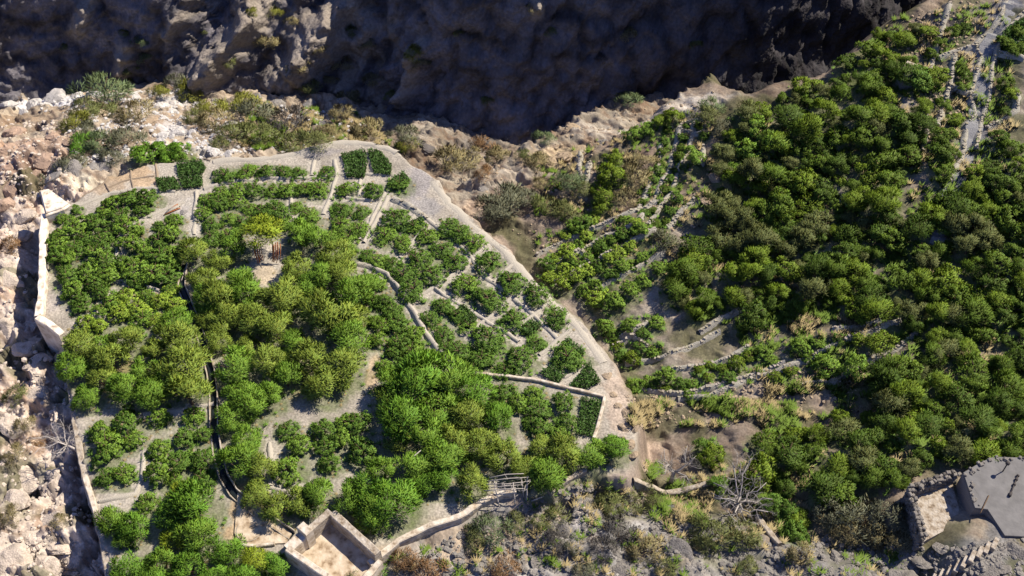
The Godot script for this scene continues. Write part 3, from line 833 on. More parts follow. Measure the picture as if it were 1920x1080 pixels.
			if f[3] > 0.05 and f[4] < 0.85: col = col.lerp(Color(0.47, 0.37, 0.30) * (1.0 + 0.5 * mid), 0.7 * share * (1.0 - smoothstep(2.0, 4.5, f[0] + mid)))
			# dry grass and green creeping over the slopes
			var sc := noise_mid.get_noise_2d(x * 0.6 - 90.0, z * 0.6)
			if f[3] > 0.12:
				col = col.lerp(Color(0.10, 0.105, 0.05), share * 0.75 * smoothstep(-0.15, 0.3, sc))
			var wi := clampi(int((x - x0) * 2.0), 0, ww - 1)
			var wj := clampi(int((z - z0) * 2.0), 0, wh - 1)
			var wd := weeds[wj * ww + wi]
			if absf(x - flats[0][0]) < 4.5 and absf(z - flats[0][1]) < 4.0: wd = 0.0
			if wd < 0.0: col = col.lerp(Color(0.46, 0.43, 0.375), 0.6)
			wd = maxf(wd, 0.0)
			col = col.lerp(Color(0.115, 0.155, 0.055), 0.85 * wd * (0.75 + 0.5 * fine))
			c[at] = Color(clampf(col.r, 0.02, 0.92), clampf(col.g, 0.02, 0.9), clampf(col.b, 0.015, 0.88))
	var n := PackedVector3Array()
	n.resize(nx * nz)
	for iz in nz:
		for ix in nx:
			var a := v[iz * nx + maxi(ix - 1, 0)]
			var b := v[iz * nx + mini(ix + 1, nx - 1)]
			var d := v[maxi(iz - 1, 0) * nx + ix]
			var e := v[mini(iz + 1, nz - 1) * nx + ix]
			n[iz * nx + ix] = (e - d).cross(b - a).normalized()
	var idx := PackedInt32Array()
	idx.resize((nx - 1) * (nz - 1) * 6)
	var o := 0
	for iz in nz - 1:
		for ix in nx - 1:
			var p := iz * nx + ix
			idx[o] = p; idx[o + 1] = p + 1; idx[o + 2] = p + nx + 1
			idx[o + 3] = p; idx[o + 4] = p + nx + 1; idx[o + 5] = p + nx
			o += 6
	var g := part("ground", arrays_mesh(v, n, c, idx), M["ground"], self)
	tag(g, "terraced spur, gully and wadi bed of pale soil and broken rock", "", "", "structure")

# The far wall of the wadi: a sheet laid along its foot and carried up its slope, thrown about by noise in three dimensions.
func make_cliff():
	var curve := Curve2D.new()
	for i in foot.size():
		var a := foot[maxi(i - 1, 0)]
		var b := foot[mini(i + 1, foot.size() - 1)]
		var t := (b - a) / 6.0
		curve.add_point(foot[i], -t, t)
	var long := curve.get_baked_length()
	var step := 0.40
	var nu := int(long / step)
	var nv := 84
	var big := FastNoiseLite.new()
	big.seed = 41; big.frequency = 0.035; big.fractal_octaves = 3
	var rid := FastNoiseLite.new()
	rid.seed = 43; rid.frequency = 0.055; rid.fractal_type = FastNoiseLite.FRACTAL_RIDGED; rid.fractal_octaves = 4
	var blocks := FastNoiseLite.new()
	blocks.seed = 47; blocks.noise_type = FastNoiseLite.TYPE_CELLULAR; blocks.cellular_return_type = FastNoiseLite.RETURN_CELL_VALUE; blocks.frequency = 0.16; blocks.fractal_octaves = 3
	blocks.domain_warp_enabled = true; blocks.domain_warp_amplitude = 3.0; blocks.domain_warp_frequency = 0.1
	var streak := FastNoiseLite.new()
	streak.seed = 53; streak.frequency = 0.09; streak.fractal_type = FastNoiseLite.FRACTAL_RIDGED; streak.fractal_octaves = 4
	# spurs that lean out of the wall into the sun: from (x, y) up to (x, y), reach, half width
	var spurs := [[385, 158, 500, 15, 4.8, 3.0], [540, 150, 645, 25, 6.0, 4.6], [640, 175, 690, 60, 2.5, 2.0], [765, 185, 800, 85, 3.4, 1.7], [140, 55, 168, 0, 2.8, 1.8], [235, 130, 240, 90, 2.6, 2.0], [320, 65, 345, 30, 1.8, 1.4], [1000, 25, 1010, 0, 2.2, 1.4]]
	var lay := []
	var v := PackedVector3Array()
	v.resize(nu * nv)
	var c := PackedColorArray()
	c.resize(nu * nv)
	var base := PackedVector3Array()
	base.resize(nu * nv)
	var outs := PackedVector3Array()
	outs.resize(nu * nv)
	for iu in nu:
		var s := iu * step
		var p := curve.sample_baked(s)
		var q := curve.sample_baked(minf(s + 0.8, long)) - curve.sample_baked(maxf(s - 0.8, 0.0))
		var back := Vector2(q.y, -q.x).normalized()
		var u := p.x
		var lean := lerpf(0.27, 0.66, smoothstep(-50.0, -40.0, u) * (1.0 - smoothstep(-24.0, -12.0, u)))
		lean = lerpf(lean, 0.25, smoothstep(-12.0, 0.0, u))
		for iv in nv:
			var h := iv * (lerpf(0.27, 0.42, smoothstep(-30.0, 10.0, u)) + 0.18 * smoothstep(8.0, 30.0, u)) - 3.0
			var off := h * lean
			if h < 3.0: off -= (3.0 - h) * (3.0 - h) * 0.10
			var w := p + back * off
			base[iv * nu + iu] = Vector3(w.x, -12.0 + h, w.y)
			outs[iv * nu + iu] = Vector3(-back.x, lean, -back.y).normalized()
	for sp in spurs:
		# where those picture points meet the undisturbed wall
		var ends := []
		for e in 2:
			var eye := sight(sp[e * 2], sp[e * 2 + 1])
			var best := 1e9
			var hit := Vector3.ZERO
			for k in range(0, nu * nv, 3):
				var d := (base[k] - EYE)
				var m := d.normalized().dot(eye)
				if 1.0 - m < best: best = 1.0 - m; hit = base[k]
			ends.append(hit)
		lay.append([ends[0], ends[1], sp[4], sp[5]])
	for k in nu * nv:
		var b := base[k]
		var wild := smoothstep(-54.0, -40.0, b.x) * (1.0 - smoothstep(-20.0, -6.0, b.x))
		var d := big.get_noise_3dv(b) * (1.4 + 0.8 * wild) + (rid.get_noise_3dv(Vector3(b.x + b.y * 0.5, b.y * 0.45, b.z)) * 1.5) * (0.35 + 0.5 * wild) + blocks.get_noise_3dv(b) * (0.5 + 0.4 * wild) + streak.get_noise_3dv(Vector3(b.x - b.y * 0.75, b.y * 0.16, b.z * 0.6)) * (0.9 + 1.9 * wild)
		d += noise_mid.get_noise_3dv(b) * (0.4 + 0.5 * wild) + noise_fine.get_noise_3dv(b * 0.6) * 0.34 - 0.8 * smoothstep(0.25, 0.75, cracks.get_noise_3dv(b * Vector3(1.1, 0.7, 1.1)))
		d += 0.35 * absf(fmod(b.y * 0.9 + strata.get_noise_3dv(b) * 5.0 + 400.0, 2.0) - 1.0)
		var onspur := 0.0
		for sp in lay:
			var a: Vector3 = sp[0]
			var ab: Vector3 = sp[1] - a
			var t := clampf((b - a).dot(ab) / ab.length_squared(), 0.0, 1.0)
			var r: float = (b - a - ab * t).length() / (sp[3] * (1.0 + 0.35 * noise_mid.get_noise_3dv(b * 0.7)))
			if r < 1.0:
				d += sp[2] * (1.0 - r) * smoothstep(0.0, 0.12, t + 0.06) * (1.0 - 0.6 * smoothstep(0.8, 1.0, t))
				onspur = maxf(onspur, 1.0 - r)
		v[k] = b + outs[k] * d
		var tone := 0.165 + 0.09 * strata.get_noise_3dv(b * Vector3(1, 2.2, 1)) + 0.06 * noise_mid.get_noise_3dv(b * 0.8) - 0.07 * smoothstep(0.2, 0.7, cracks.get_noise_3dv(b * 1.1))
		tone *= lerpf(1.0, 0.42, smoothstep(2.0, 34.0, b.x))  # shade painted into the rock colour: the wall darkens toward the east
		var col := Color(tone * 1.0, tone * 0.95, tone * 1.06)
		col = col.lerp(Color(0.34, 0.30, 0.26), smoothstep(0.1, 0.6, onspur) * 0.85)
		col = col.lerp(Color(0.30, 0.26, 0.22), wild * 0.8 * smoothstep(-0.15, 0.4, noise_mid.get_noise_3dv(b * 0.9)))
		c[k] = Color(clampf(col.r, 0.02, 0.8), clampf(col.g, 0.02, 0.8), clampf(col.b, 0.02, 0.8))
	var n := PackedVector3Array()
	n.resize(nu * nv)
	var idx := PackedInt32Array()
	for iv in nv:
		for iu in nu:
			var e := v[mini(iv + 1, nv - 1) * nu + iu] - v[maxi(iv - 1, 0) * nu + iu]
			var f := v[iv * nu + mini(iu + 1, nu - 1)] - v[iv * nu + maxi(iu - 1, 0)]
			n[iv * nu + iu] = f.cross(e).normalized()
			if iu < nu - 1 and iv < nv - 1:
				var p := iv * nu + iu
				idx.append_array([p, p + nu, p + nu + 1, p, p + nu + 1, p + 1])
	# the plateau that the wall carries, running back from its top edge
	var st := tool()
	for k in idx: pass
	cliff_pts = v
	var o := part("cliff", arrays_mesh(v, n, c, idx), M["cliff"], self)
	tag(o, "dark shaded rock wall rising behind the wadi", "", "", "structure")
	for iu in nu - 1:
		var a := v[(nv - 1) * nu + iu]
		var b := v[(nv - 1) * nu + iu + 1]
		var back := Vector3(0, 2.0, -60)
		for p in [a, a + back, b + back, a, b + back, b]:
			st.add_vertex(p)
	var top := part("mountain_terrain", done(st), M["weathered"], self)
	tag(top, "high ground above the rock wall", "", "", "structure")

# ---------------------------------------------------------------- masonry
func box(st: SurfaceTool, c: Vector3, s: Vector3, turn := 0.0, cut := 0.0):
	# a box with chamfered top edges
	var b := Basis(Vector3.UP, turn)
	var h := s * 0.5
	var k := minf(cut, minf(h.x, h.z) * 0.6)
	var low := [Vector3(-h.x, -h.y, -h.z), Vector3(h.x, -h.y, -h.z), Vector3(h.x, -h.y, h.z), Vector3(-h.x, -h.y, h.z)]
	var mid := []
	var top := []
	for p in low:
		mid.append(Vector3(p.x, h.y - k, p.z))
		top.append(Vector3(p.x - signf(p.x) * k, h.y, p.z - signf(p.z) * k))
	prism_rings(st, [low, mid, top] if k > 0.001 else [low, top], b, c)

func prism_rings(st: SurfaceTool, rings: Array, b: Basis, c: Vector3):
	# rings run clockwise seen from above, from the lowest to the highest
	var n: int = rings[0].size()
	for r in rings.size() - 1:
		for i in n:
			var j := (i + 1) % n
			for p in [rings[r][i], rings[r][j], rings[r + 1][j], rings[r][i], rings[r + 1][j], rings[r + 1][i]]:
				st.add_vertex(b * p + c)
	var t: Array = rings[rings.size() - 1]
	var l: Array = rings[0]
	for i in range(1, n - 1):
		for p in [t[0], t[i], t[i + 1]]: st.add_vertex(b * p + c)
		for p in [l[0], l[i + 1], l[i]]: st.add_vertex(b * p + c)

func solid(pts: Array, y0: float, y1: float, cut := 0.05) -> ArrayMesh:
	# a solid over a plan given as Vector2, clockwise from above
	var st := tool()
	var mid := Vector2.ZERO
	var area := 0.0
	for i in pts.size():
		var p: Vector2 = pts[i]
		mid += p / pts.size()
		area += p.cross(pts[(i + 1) % pts.size()])
	if area < 0.0:
		pts = pts.duplicate()
		pts.reverse()
	var low := []
	var up := []
	var top := []
	for p in pts:
		low.append(Vector3(p.x, y0, p.y)); up.append(Vector3(p.x, y1 - cut, p.y))
		var q: Vector2 = p.lerp(mid, cut / maxf(0.2, p.distance_to(mid)))
		top.append(Vector3(q.x, y1, q.y))
	st.set_smooth_group(-1)
	prism_rings(st, [low, up, top], Basis(), Vector3.ZERO)
	return done(st)

# a wall along points (its top line), of even thickness, from below the ground to its top, finely divided and a little uneven
func wall_mesh(line: Array, thick: float, tall: float, deep: float, wob := 0.04, follow := true) -> ArrayMesh:
	var pts := []
	for i in line.size() - 1:
		var a: Vector3 = line[i]
		var b: Vector3 = line[i + 1]
		var k := maxi(1, int(a.distance_to(b) / 0.5))
		for j in k: pts.append(a.lerp(b, float(j) / k))
	pts.append(line[line.size() - 1])
	var st := tool()
	st.set_smooth_group(-1)
	var rings := []
	for i in pts.size():
		var p: Vector3 = pts[i]
		var d: Vector3 = pts[mini(i + 1, pts.size() - 1)] - pts[maxi(i - 1, 0)]
		var w := Vector3(-d.z, 0, d.x).normalized() * thick * 0.5
		w *= 1.0 + wob * 3.0 * noise_fine.get_noise_2d(p.x * 2.0, p.z * 2.0)
		var y := p.y + tall + wob * 2.0 * noise_fine.get_noise_2d(p.x * 1.6 + 9.0, p.z * 1.6)
		var e := minf(0.08, thick * 0.2)
		rings.append([Vector3(p.x, p.y - deep, p.z) - w, Vector3(p.x, y - e, p.z) - w, Vector3(p.x, y, p.z) - w * (1.0 - e * 2.0 / thick), Vector3(p.x, y, p.z) + w * (1.0 - e * 2.0 / thick), Vector3(p.x, y - e, p.z) + w, Vector3(p.x, p.y - deep, p.z) + w])
	for i in rings.size() - 1:
		for k in 5:
			for p in [rings[i][k], rings[i + 1][k + 1], rings[i][k + 1], rings[i][k], rings[i + 1][k], rings[i + 1][k + 1]]: st.add_vertex(p)
	for k in range(1, 5):
		for p in [rings[0][0], rings[0][k], rings[0][k + 1]]: st.add_vertex(p)
		var z: Array = rings[rings.size() - 1]
		for p in [z[0], z[k + 1], z[k]]: st.add_vertex(p)
	return done(st)

func trace(px: Array, lift := 0.0) -> Array:
	var out := []
	for i in range(0, px.size(), 2):
		var g := ground(px[i], px[i + 1])
		out.append(g + Vector3(0, lift, 0))
	return out

func trace_at(px: Array, y: float) -> Array:
	var out := []
	for i in range(0, px.size(), 2): out.append(level(px[i], px[i + 1], y))
	return out

func v2(a: Array) -> Array:
	var out := []
	for p in a: out.append(Vector2(p.x, p.z))
	return out

func make_masonry():
	rng.seed = 4242
	# the white parapet along the western edge and the plastered bastion at its head
	var par := part("parapet_wall", wall_mesh(trace_at([83, 400, 79, 440, 79, 480, 77, 540, 71, 592], 0.8), 0.7, 0.0, 8.5, 0.09), M["plaster"], self)
	tag(par, "long white parapet wall along the western edge of the gardens", "wall")
	var par2 := part("parapet_wall_001", wall_mesh(trace_at([69, 594, 92, 606, 116, 626], 0.9), 0.7, 0.0, 8.5, 0.05), M["plaster"], self)
	tag(par2, "short white wall stub angling off the south end of the parapet", "wall")
	var bas := v2(trace_at([72, 354, 90, 351, 132, 381, 118, 390, 84, 402], 1.4))
	var bt := thing("white_bastion", "white plastered bastion at the north end of the parapet", "bastion", Vector3(bas[0].x, 0, bas[0].y))
	var rel := []
	for p in bas: rel.append(p - bas[0])
	part("base", solid(rel, -8.0, 1.2, 0.1), M["plaster"], bt)
	var small := []
	var mid := Vector2.ZERO
	for p in rel: mid += p / rel.size()
	for p in rel: small.append(p.lerp(mid, 0.12))
	part("cap", solid(small, 1.2, 1.45, 0.12), M["plaster"], bt)
	# the retaining wall below the western edge
	var ret := part("retaining_wall", wall_mesh(trace_at([120, 640, 128, 700, 138, 770, 148, 840, 160, 900, 178, 960, 192, 1010, 204, 1080, 216, 1130], -0.1), 0.6, 0.0, 7.0, 0.12), M["weathered"], self)
	tag(ret, "grey retaining wall dropping from the western edge, below the dead tree", "wall")
	tag(part("retaining_wall_001", wall_mesh(trace_at([158, 892, 172, 935, 186, 985], 0.25), 0.5, 0.0, 0.6, 0.08), M["cement"], self), "pale cement coping on the edge west of the hedge plot", "coping")
	# the water tank
	var y := 1.9
	var a := level(618, 957, y)
	var b := level(538, 1028, y)
	var c := level(652, 1106, y)
	var d := level(708, 1036, y)
	var tank := thing("water_tank", "square open water tank with thick cement walls, half in shade", "water tank", Vector3(a.x, 0, a.z))
	var o := Vector3(a.x, 0, a.z)
	part("wall", wall_mesh([a - o, b.lerp(a, 0.42) - o], 0.6, 0.0, 3.2, 0.05), M["weathered"], tank)
	part("wall", wall_mesh([b.lerp(a, 0.44) - o, b - o], 0.95, 0.0, 3.2, 0.02), M["cement"], tank)
	part("wall", wall_mesh([b - o, c - o], 0.55, 0.0, 3.4, 0.02), M["cement"], tank)
	part("wall", wall_mesh([a - o + Vector3(0.2, -0.1, 0.1), d - o + Vector3(0, -0.1, 0)], 0.7, 0.0, 3.2, 0.07), M["weathered"], tank)
	part("wall", wall_mesh([d - o + Vector3(0.1, -1.1, 0.1), c - o + Vector3(0, -1.1, 0)], 0.6, 0.0, 2.2, 0.10), M["cement"], tank)
	var pl := b.lerp(a, 0.43) - o
	var st := tool()
	st.set_smooth_group(-1)
	box(st, Vector3(pl.x, 0.95, pl.z), Vector3(1.2, 3.0, 0.75), atan2(-(a - b).z, (a - b).x) + PI / 2, 0.05)
	part("buttress", done(st), M["cement"], tank)
	part("floor", solid(v2([a - o, d - o, c - o, b - o]), -0.5, 0.25, 0.02), M["floor"], tank)
	# threshing floor with its ring
	var tf := trace([446, 925, 462, 930, 548, 1002, 536, 1020, 446, 1024, 440, 1000])
	var ft := thing("cement_floor", "pale cement floor between the channel and the tank", "floor slab", Vector3(tf[0].x, 0, tf[0].z))
	var fr := []
	for p in tf: fr.append(Vector2(p.x - tf[0].x, p.z - tf[0].z))
	part("slab", solid([fr[0], fr[1], fr[2], fr[3], fr[4], fr[5]], -0.4, 0.16, 0.02), M["floor"], ft)
	var ring := tool()
	var rc := level(467, 994, 0.17)
	var rp := []
	for i in 17: rp.append(Vector3(cos(PI * 0.05 + PI * 1.1 * i / 16.0) * 1.05, 0.17, sin(PI * 0.05 + PI * 1.1 * i / 16.0) * 1.05) + Vector3(rc.x - tf[0].x, 0, rc.z - tf[0].z))
	var rr := []
	for i in 17: rr.append(0.05)
	tube(ring, rp, rr, 5)
	part("ring", done(ring), M["weathered"], ft)
	tag(part("low_wall", wall_mesh(trace([446, 1024, 480, 1026, 516, 1022]), 0.3, 0.35, 0.4, 0.03), M["cement"], self), "thin cement kerb on the downhill side of the cement floor", "kerb")
	# water channel from the middle of the gardens down to the tank: two cement lips and the dark water between
	var line := CHANNEL
	var mids := trace(line)
	for p in mids: p.y = 0.05
	var ch := thing("water_channel", "narrow stone water channel running dark through the groves to the tank", "water channel", mids[0])
	var lo := []
	var ro := []
	var wa := []
	for i in mids.size():
		var dd: Vector3 = mids[mini(i + 1, mids.size() - 1)] - mids[maxi(i - 1, 0)]
		var w := Vector3(-dd.z, 0, dd.x).normalized()
		var p: Vector3 = mids[i] - mids[0]
		lo.append(p + w * 0.38); ro.append(p - w * 0.38); wa.append(p)
	part("lip", wall_mesh(lo, 0.12, 0.22, 0.5, 0.1), M["weathered"], ch)
	part("lip", wall_mesh(ro, 0.12, 0.5, 0.5, 0.1), M["weathered"], ch)
	part("water", wall_mesh(wa, 0.56, 0.10, 0.3, 0.0), M["water"], ch)
	# path wall below the groves
	tag(part("path_wall", wall_mesh(trace_at([692, 1056, 745, 1013, 800, 986, 862, 966, 904, 938, 942, 922, 968, 920], 0.7), 0.55, 0.0, 1.8, 0.06), M["cement"], self), "pale low wall winding along the lower edge of the groves", "wall")
	tag(part("path_wall_001", wall_mesh(trace([1030, 928, 1062, 905, 1098, 884]), 0.45, 0.5, 0.6, 0.12), M["weathered"], self), "broken dark end of the path wall under the rim scrub", "wall")
	tag(part("ledge_wall", wall_mesh(trace([1188, 900, 1250, 925, 1290, 920, 1340, 905]), 0.5, 0.5, 0.8, 0.1), M["weathered"], self), "low stone ledge below the bare grey tree", "wall")
	tag(part("ledge_wall_001", wall_mesh(trace([1420, 968, 1440, 1000, 1462, 1020]), 0.5, 0.5, 0.8, 0.1), M["weathered"], self), "short curved stone wall beside the bright bushes near the hut", "wall")
	make_hut()

# drystone: real stones laid in courses along a line, joined into one part
func stonework(a: Vector3, b: Vector3, tall: float, thick: float, sd: int) -> ArrayMesh:
	rng.seed = sd
	var st := tool()
	st.set_smooth_group(-1)
	var dir := (b - a)
	var turn := atan2(-dir.z, dir.x)
	var long := dir.length()
	dir = dir.normalized()
	var across := Vector3(-dir.z, 0, dir.x)
	var y := -0.6
	while y < tall:
		var hh := rng.randf_range(0.16, 0.26)
		var s := 0.0
		while s < long:
			var l := rng.randf_range(0.22, 0.5)
			for k in [-0.25, 0.25]:
				if y + hh > tall - 0.3 and rng.randf() < 0.3: continue
				var g := rng.randf_range(0.7, 1.0) if rng.randf() > 0.12 else 0.45
				st.set_color(Color(g, g * 0.97, g * 0.93))
				box(st, a + dir * (s + l * 0.5) + across * (k * thick + rng.randf_range(-0.04, 0.04)) + Vector3(0, y + hh * 0.5, 0), Vector3(l * rng.randf_range(0.75, 1.0), hh * rng.randf_range(0.8, 1.1), thick * rng.randf_range(0.35, 0.58)), turn + rng.randf_range(-0.5, 0.5), 0.05)
			s += l
		y += hh
	return done(st)

func make_hut():
	# the roofless stone hut and the flat-roofed house beside it, on the grey rocks near the stairs
	var g: float = flats[0][4]
	var hy: float = flats[1][4]
	var top := g + 1.7
	var nw := level(1706, 918, top)
	var ne := level(1792, 888, top)
	var sw := level(1726, 1016, g + 0.9)
	for q in [nw, ne, sw]: q.y = g
	nw.y = g; ne.y = g; sw.y = g
	var hut := thing("stone_hut", "roofless drystone hut with a pale sandy floor below the dark wood", "hut", nw)
	var z := Vector3.ZERO
	part("stonework", stonework(z, ne - nw, 2.0, 0.6, 71), M["dark_stone"], hut, "stuff")
	part("stonework", stonework(z, sw - nw, 1.8, 0.6, 72), M["dark_stone"], hut, "stuff")
	var se := level(1800, 985, g)
	part("floor", solid(v2([z, ne - nw, se - nw, sw - nw]), -0.8, 0.62, 0.02), M["weathered"], hut)
	var ry := maxf(g, hy) + 2.1
	var plan := []
	for q in [[1806, 886], [1836, 868], [1862, 856], [1930, 858], [1990, 880], [1990, 1010], [1884, 1004], [1852, 955], [1828, 952]]:
		plan.append(flat2(q[0], q[1], ry))
	var at := Vector3(plan[0].x, 0, plan[0].y)
	var rel := []
	for p in plan: rel.append(p - plan[0])
	var house := thing("flat_roofed_house", "flat-roofed grey stone house with rubble edging its roof", "house", at)
	part("wall", solid(rel, minf(g, hy) - 3.0, ry - 0.25, 0.02), M["dark_stone"], house)
	part("roof", solid(rel, ry - 0.24, ry, 0.03), M["roof"], house)
	var st := tool()
	st.set_smooth_group(-1)
	rng.seed = 73
	for i in [8, 0, 1, 2]:
		var a: Vector2 = rel[i]
		var b: Vector2 = rel[(i + 1) % rel.size()]
		var k := int(a.distance_to(b) / 0.36)
		for j in k:
			var p := a.lerp(b, (j + 0.5) / k)
			for r in 2:
				if rng.randf() < 0.35: continue
				var s := rng.randf_range(0.12, 0.32)
				var c := rng.randf_range(0.7, 1.0)
				st.set_color(Color(c, c * 0.98, c * 0.95))
				box(st, Vector3(p.x + rng.randf_range(0.0, 0.5), ry + s * 0.3, p.y + rng.randf_range(-0.1, 0.4)), Vector3(s * 1.2, s * 0.7, s), rng.randf() * PI, 0.05)
	part("edging", done(st), M["dark_stone"], house, "stuff")
	# stairs cut in the rock beside the house
	var s0 := ground(1860, 1022)
	var stairs := thing("stone_stairs", "flight of broad pale stone steps beside the flat-roofed house", "stairs", s0)
	var centres := [[1866, 1018], [1852, 1026], [1838, 1034], [1824, 1042], [1810, 1052], [1796, 1061], [1782, 1069], [1766, 1077], [1751, 1086]]
	var yy := s0.y + 0.55
	for i in centres.size():
		var c := level(centres[i][0], centres[i][1], yy)
		yy = lerpf(yy, land(c.x, c.z) + 0.45, 0.6)
		c = level(centres[i][0], centres[i][1], yy)
		var sp := tool()
		sp.set_smooth_group(-1)
		box(sp, Vector3(c.x, yy - 0.6, c.z) - s0, Vector3(0.36, 1.2, 1.15), -0.62, 0.03)
		part("step", done(sp), M["cement_dark"] if M.has("cement_dark") else M["weathered"], stairs)
		yy -= 0.18
	# what lies on the roof
	var rod := tool()
	var r0 := level(1854, 929, ry + 0.06)
	var r1 := level(1823, 994, ry + 0.06)
	r1.y = ry + 0.05
	tube(rod, [Vector3.ZERO, (r1 - r0) * 0.5 + Vector3(0, 0.05, 0), (level(1838, 962, ry + 0.06) - r0) * 1.02], [0.05, 0.045, 0.035])
	var rd := part("wooden_pole", done(rod), M["bark"], self)
	rd.position = r0
	tag(rd, "dark wooden pole lying across the corner of the flat roof", "pole")
	var m0 := level(1880, 884, ry)
	var mast := thing("vent_pipe", "short dark pipe standing on the flat roof, throwing a thin shadow", "pipe", m0)
	var mp := tool()
	tube(mp, [Vector3(0, -0.05, 0), Vector3(0, 1.15, 0)], [0.05, 0.05])
	part("pole", done(mp), M["iron"], mast)
	var mc := tool()
	tube(mc, [Vector3(0, 1.15, 0), Vector3(0, 1.3, 0), Vector3(0, 1.4, 0)], [0.17, 0.2, 0.08], 8)
	part("cap", done(mc), M["iron"], mast)
	var w0 := level(1893, 930, ry + 0.12)
	var wp := thing("roof_drain", "jointed dark drain pipe lying on the flat roof", "pipe", w0)
	var far := level(1908, 893, ry + 0.12) - w0
	var wt := tool()
	tube(wt, [Vector3.ZERO, far], [0.06, 0.06])
	part("pipe", done(wt), M["iron"], wp)
	for k in 4:
		var joint := tool()
		var f := [0.0, 0.55, 0.8, 1.0][k] as float
		var l := [0.4, 0.16, 0.2, 0.14][k] as float
		tube(joint, [far * f, far * f + far.normalized() * l], [0.13, 0.12], 8)
		part("joint", done(joint), M["iron"], wp)

# ---------------------------------------------------------------- bunds, kerbs and terrace walls
func run(called: String, label: String, category: String, group: String, px: Array, thick: float, tall: float, m: String, wob := 0.12):
	var rough := trace(px)
	var pts := []
	for i in rough.size() - 1:
		var a: Vector3 = rough[i]
		var b: Vector3 = rough[i + 1]
		var k := maxi(1, int(a.distance_to(b) / 0.7))
		for j in k:
			var p := a.lerp(b, float(j) / k)
			var bend := Vector2(noise_mid.get_noise_2d(p.x * 1.3, p.z * 1.3), noise_mid.get_noise_2d(p.z * 1.3 + 50.0, p.x * 1.3)) * wob * 1.6
			p.x += bend.x; p.z += bend.y
			p.y = rough_land(p.x, p.z)
			pts.append(p)
	pts.append(rough[rough.size() - 1])
	if m == "earth": trod.append_array(pts)
	if m == "drystone":
		var w := thing(called, label, category, pts[0], group)
		var rel := []
		for p in pts: rel.append(p - pts[0])
		part("bank", bund_mesh(rel, thick * 1.05, tall * 1.05), M["drystone"], w)
		part("stonework", stone_line(pts, thick, tall), M["loose_stone"], w, "stuff")
		return
	var o := part(numbered(called), bund_mesh(pts, thick, tall) if m.begins_with("earth") else wall_mesh(pts, thick, tall, 0.5, wob), M[m], self)
	tag(o, label, category, group)

# loose stones piled along a line
func stone_line(pts: Array, thick: float, tall: float) -> ArrayMesh:
	var st := tool()
	st.set_smooth_group(-1)
	var o: Vector3 = pts[0]
	for i in pts.size() - 1:
		var a: Vector3 = pts[i]
		var b: Vector3 = pts[i + 1]
		var k := maxi(1, int(a.distance_to(b) / 0.24))
		var d := (b - a).normalized()
		var w := Vector3(-d.z, 0, d.x)
		for j in k:
			var p := a.lerp(b, (j + rng.randf()) / k) - o
			for r in 3:
				if rng.randf() < 0.12: continue
				var g := rng.randf_range(0.7, 1.0)
				st.set_color(Color(g, g * rng.randf_range(0.93, 1.0), g * rng.randf_range(0.82, 0.98)))
				var s := rng.randf_range(0.12, 0.27)
				var y := (0.1 if r < 2 else tall * 0.75) + rng.randf_range(-0.05, 0.08)
				box(st, p + w * thick * (rng.randf_range(-0.5, 0.5) if r < 2 else rng.randf_range(-0.2, 0.2)) + Vector3(0, y, 0), Vector3(s * 1.25, s * 0.8, s), rng.randf() * PI)
	return done(st)

# a low trodden ridge of earth, broad at its foot
func bund_mesh(pts: Array, thick: float, tall: float) -> ArrayMesh:
	var st := tool()
	st.set_smooth_group(0)
	var rings := []
	for i in pts.size():
		var p: Vector3 = pts[i]
		var d: Vector3 = pts[mini(i + 1, pts.size() - 1)] - pts[maxi(i - 1, 0)]
		var w := Vector3(-d.z, 0, d.x).normalized() * thick * (1.0 + 0.5 * noise_fine.get_noise_2d(p.x * 1.7, p.z * 1.7))
		var t := tall * (0.8 + 0.7 * noise_fine.get_noise_2d(p.x * 1.2 + 31.0, p.z * 1.2))
		rings.append([p - w * 1.25 - Vector3(0, 0.12, 0), p - w * 0.7 + Vector3(0, t * 0.6, 0), p - w * 0.22 + Vector3(0, t, 0), p + w * 0.22 + Vector3(0, t, 0), p + w * 0.7 + Vector3(0, t * 0.6, 0), p + w * 1.25 - Vector3(0, 0.12, 0)])
	for i in rings.size() - 1:
		for k in 5:
			for p in [rings[i][k], rings[i + 1][k + 1], rings[i][k + 1], rings[i][k], rings[i + 1][k], rings[i + 1][k + 1]]: st.add_vertex(p)
	return done(st)

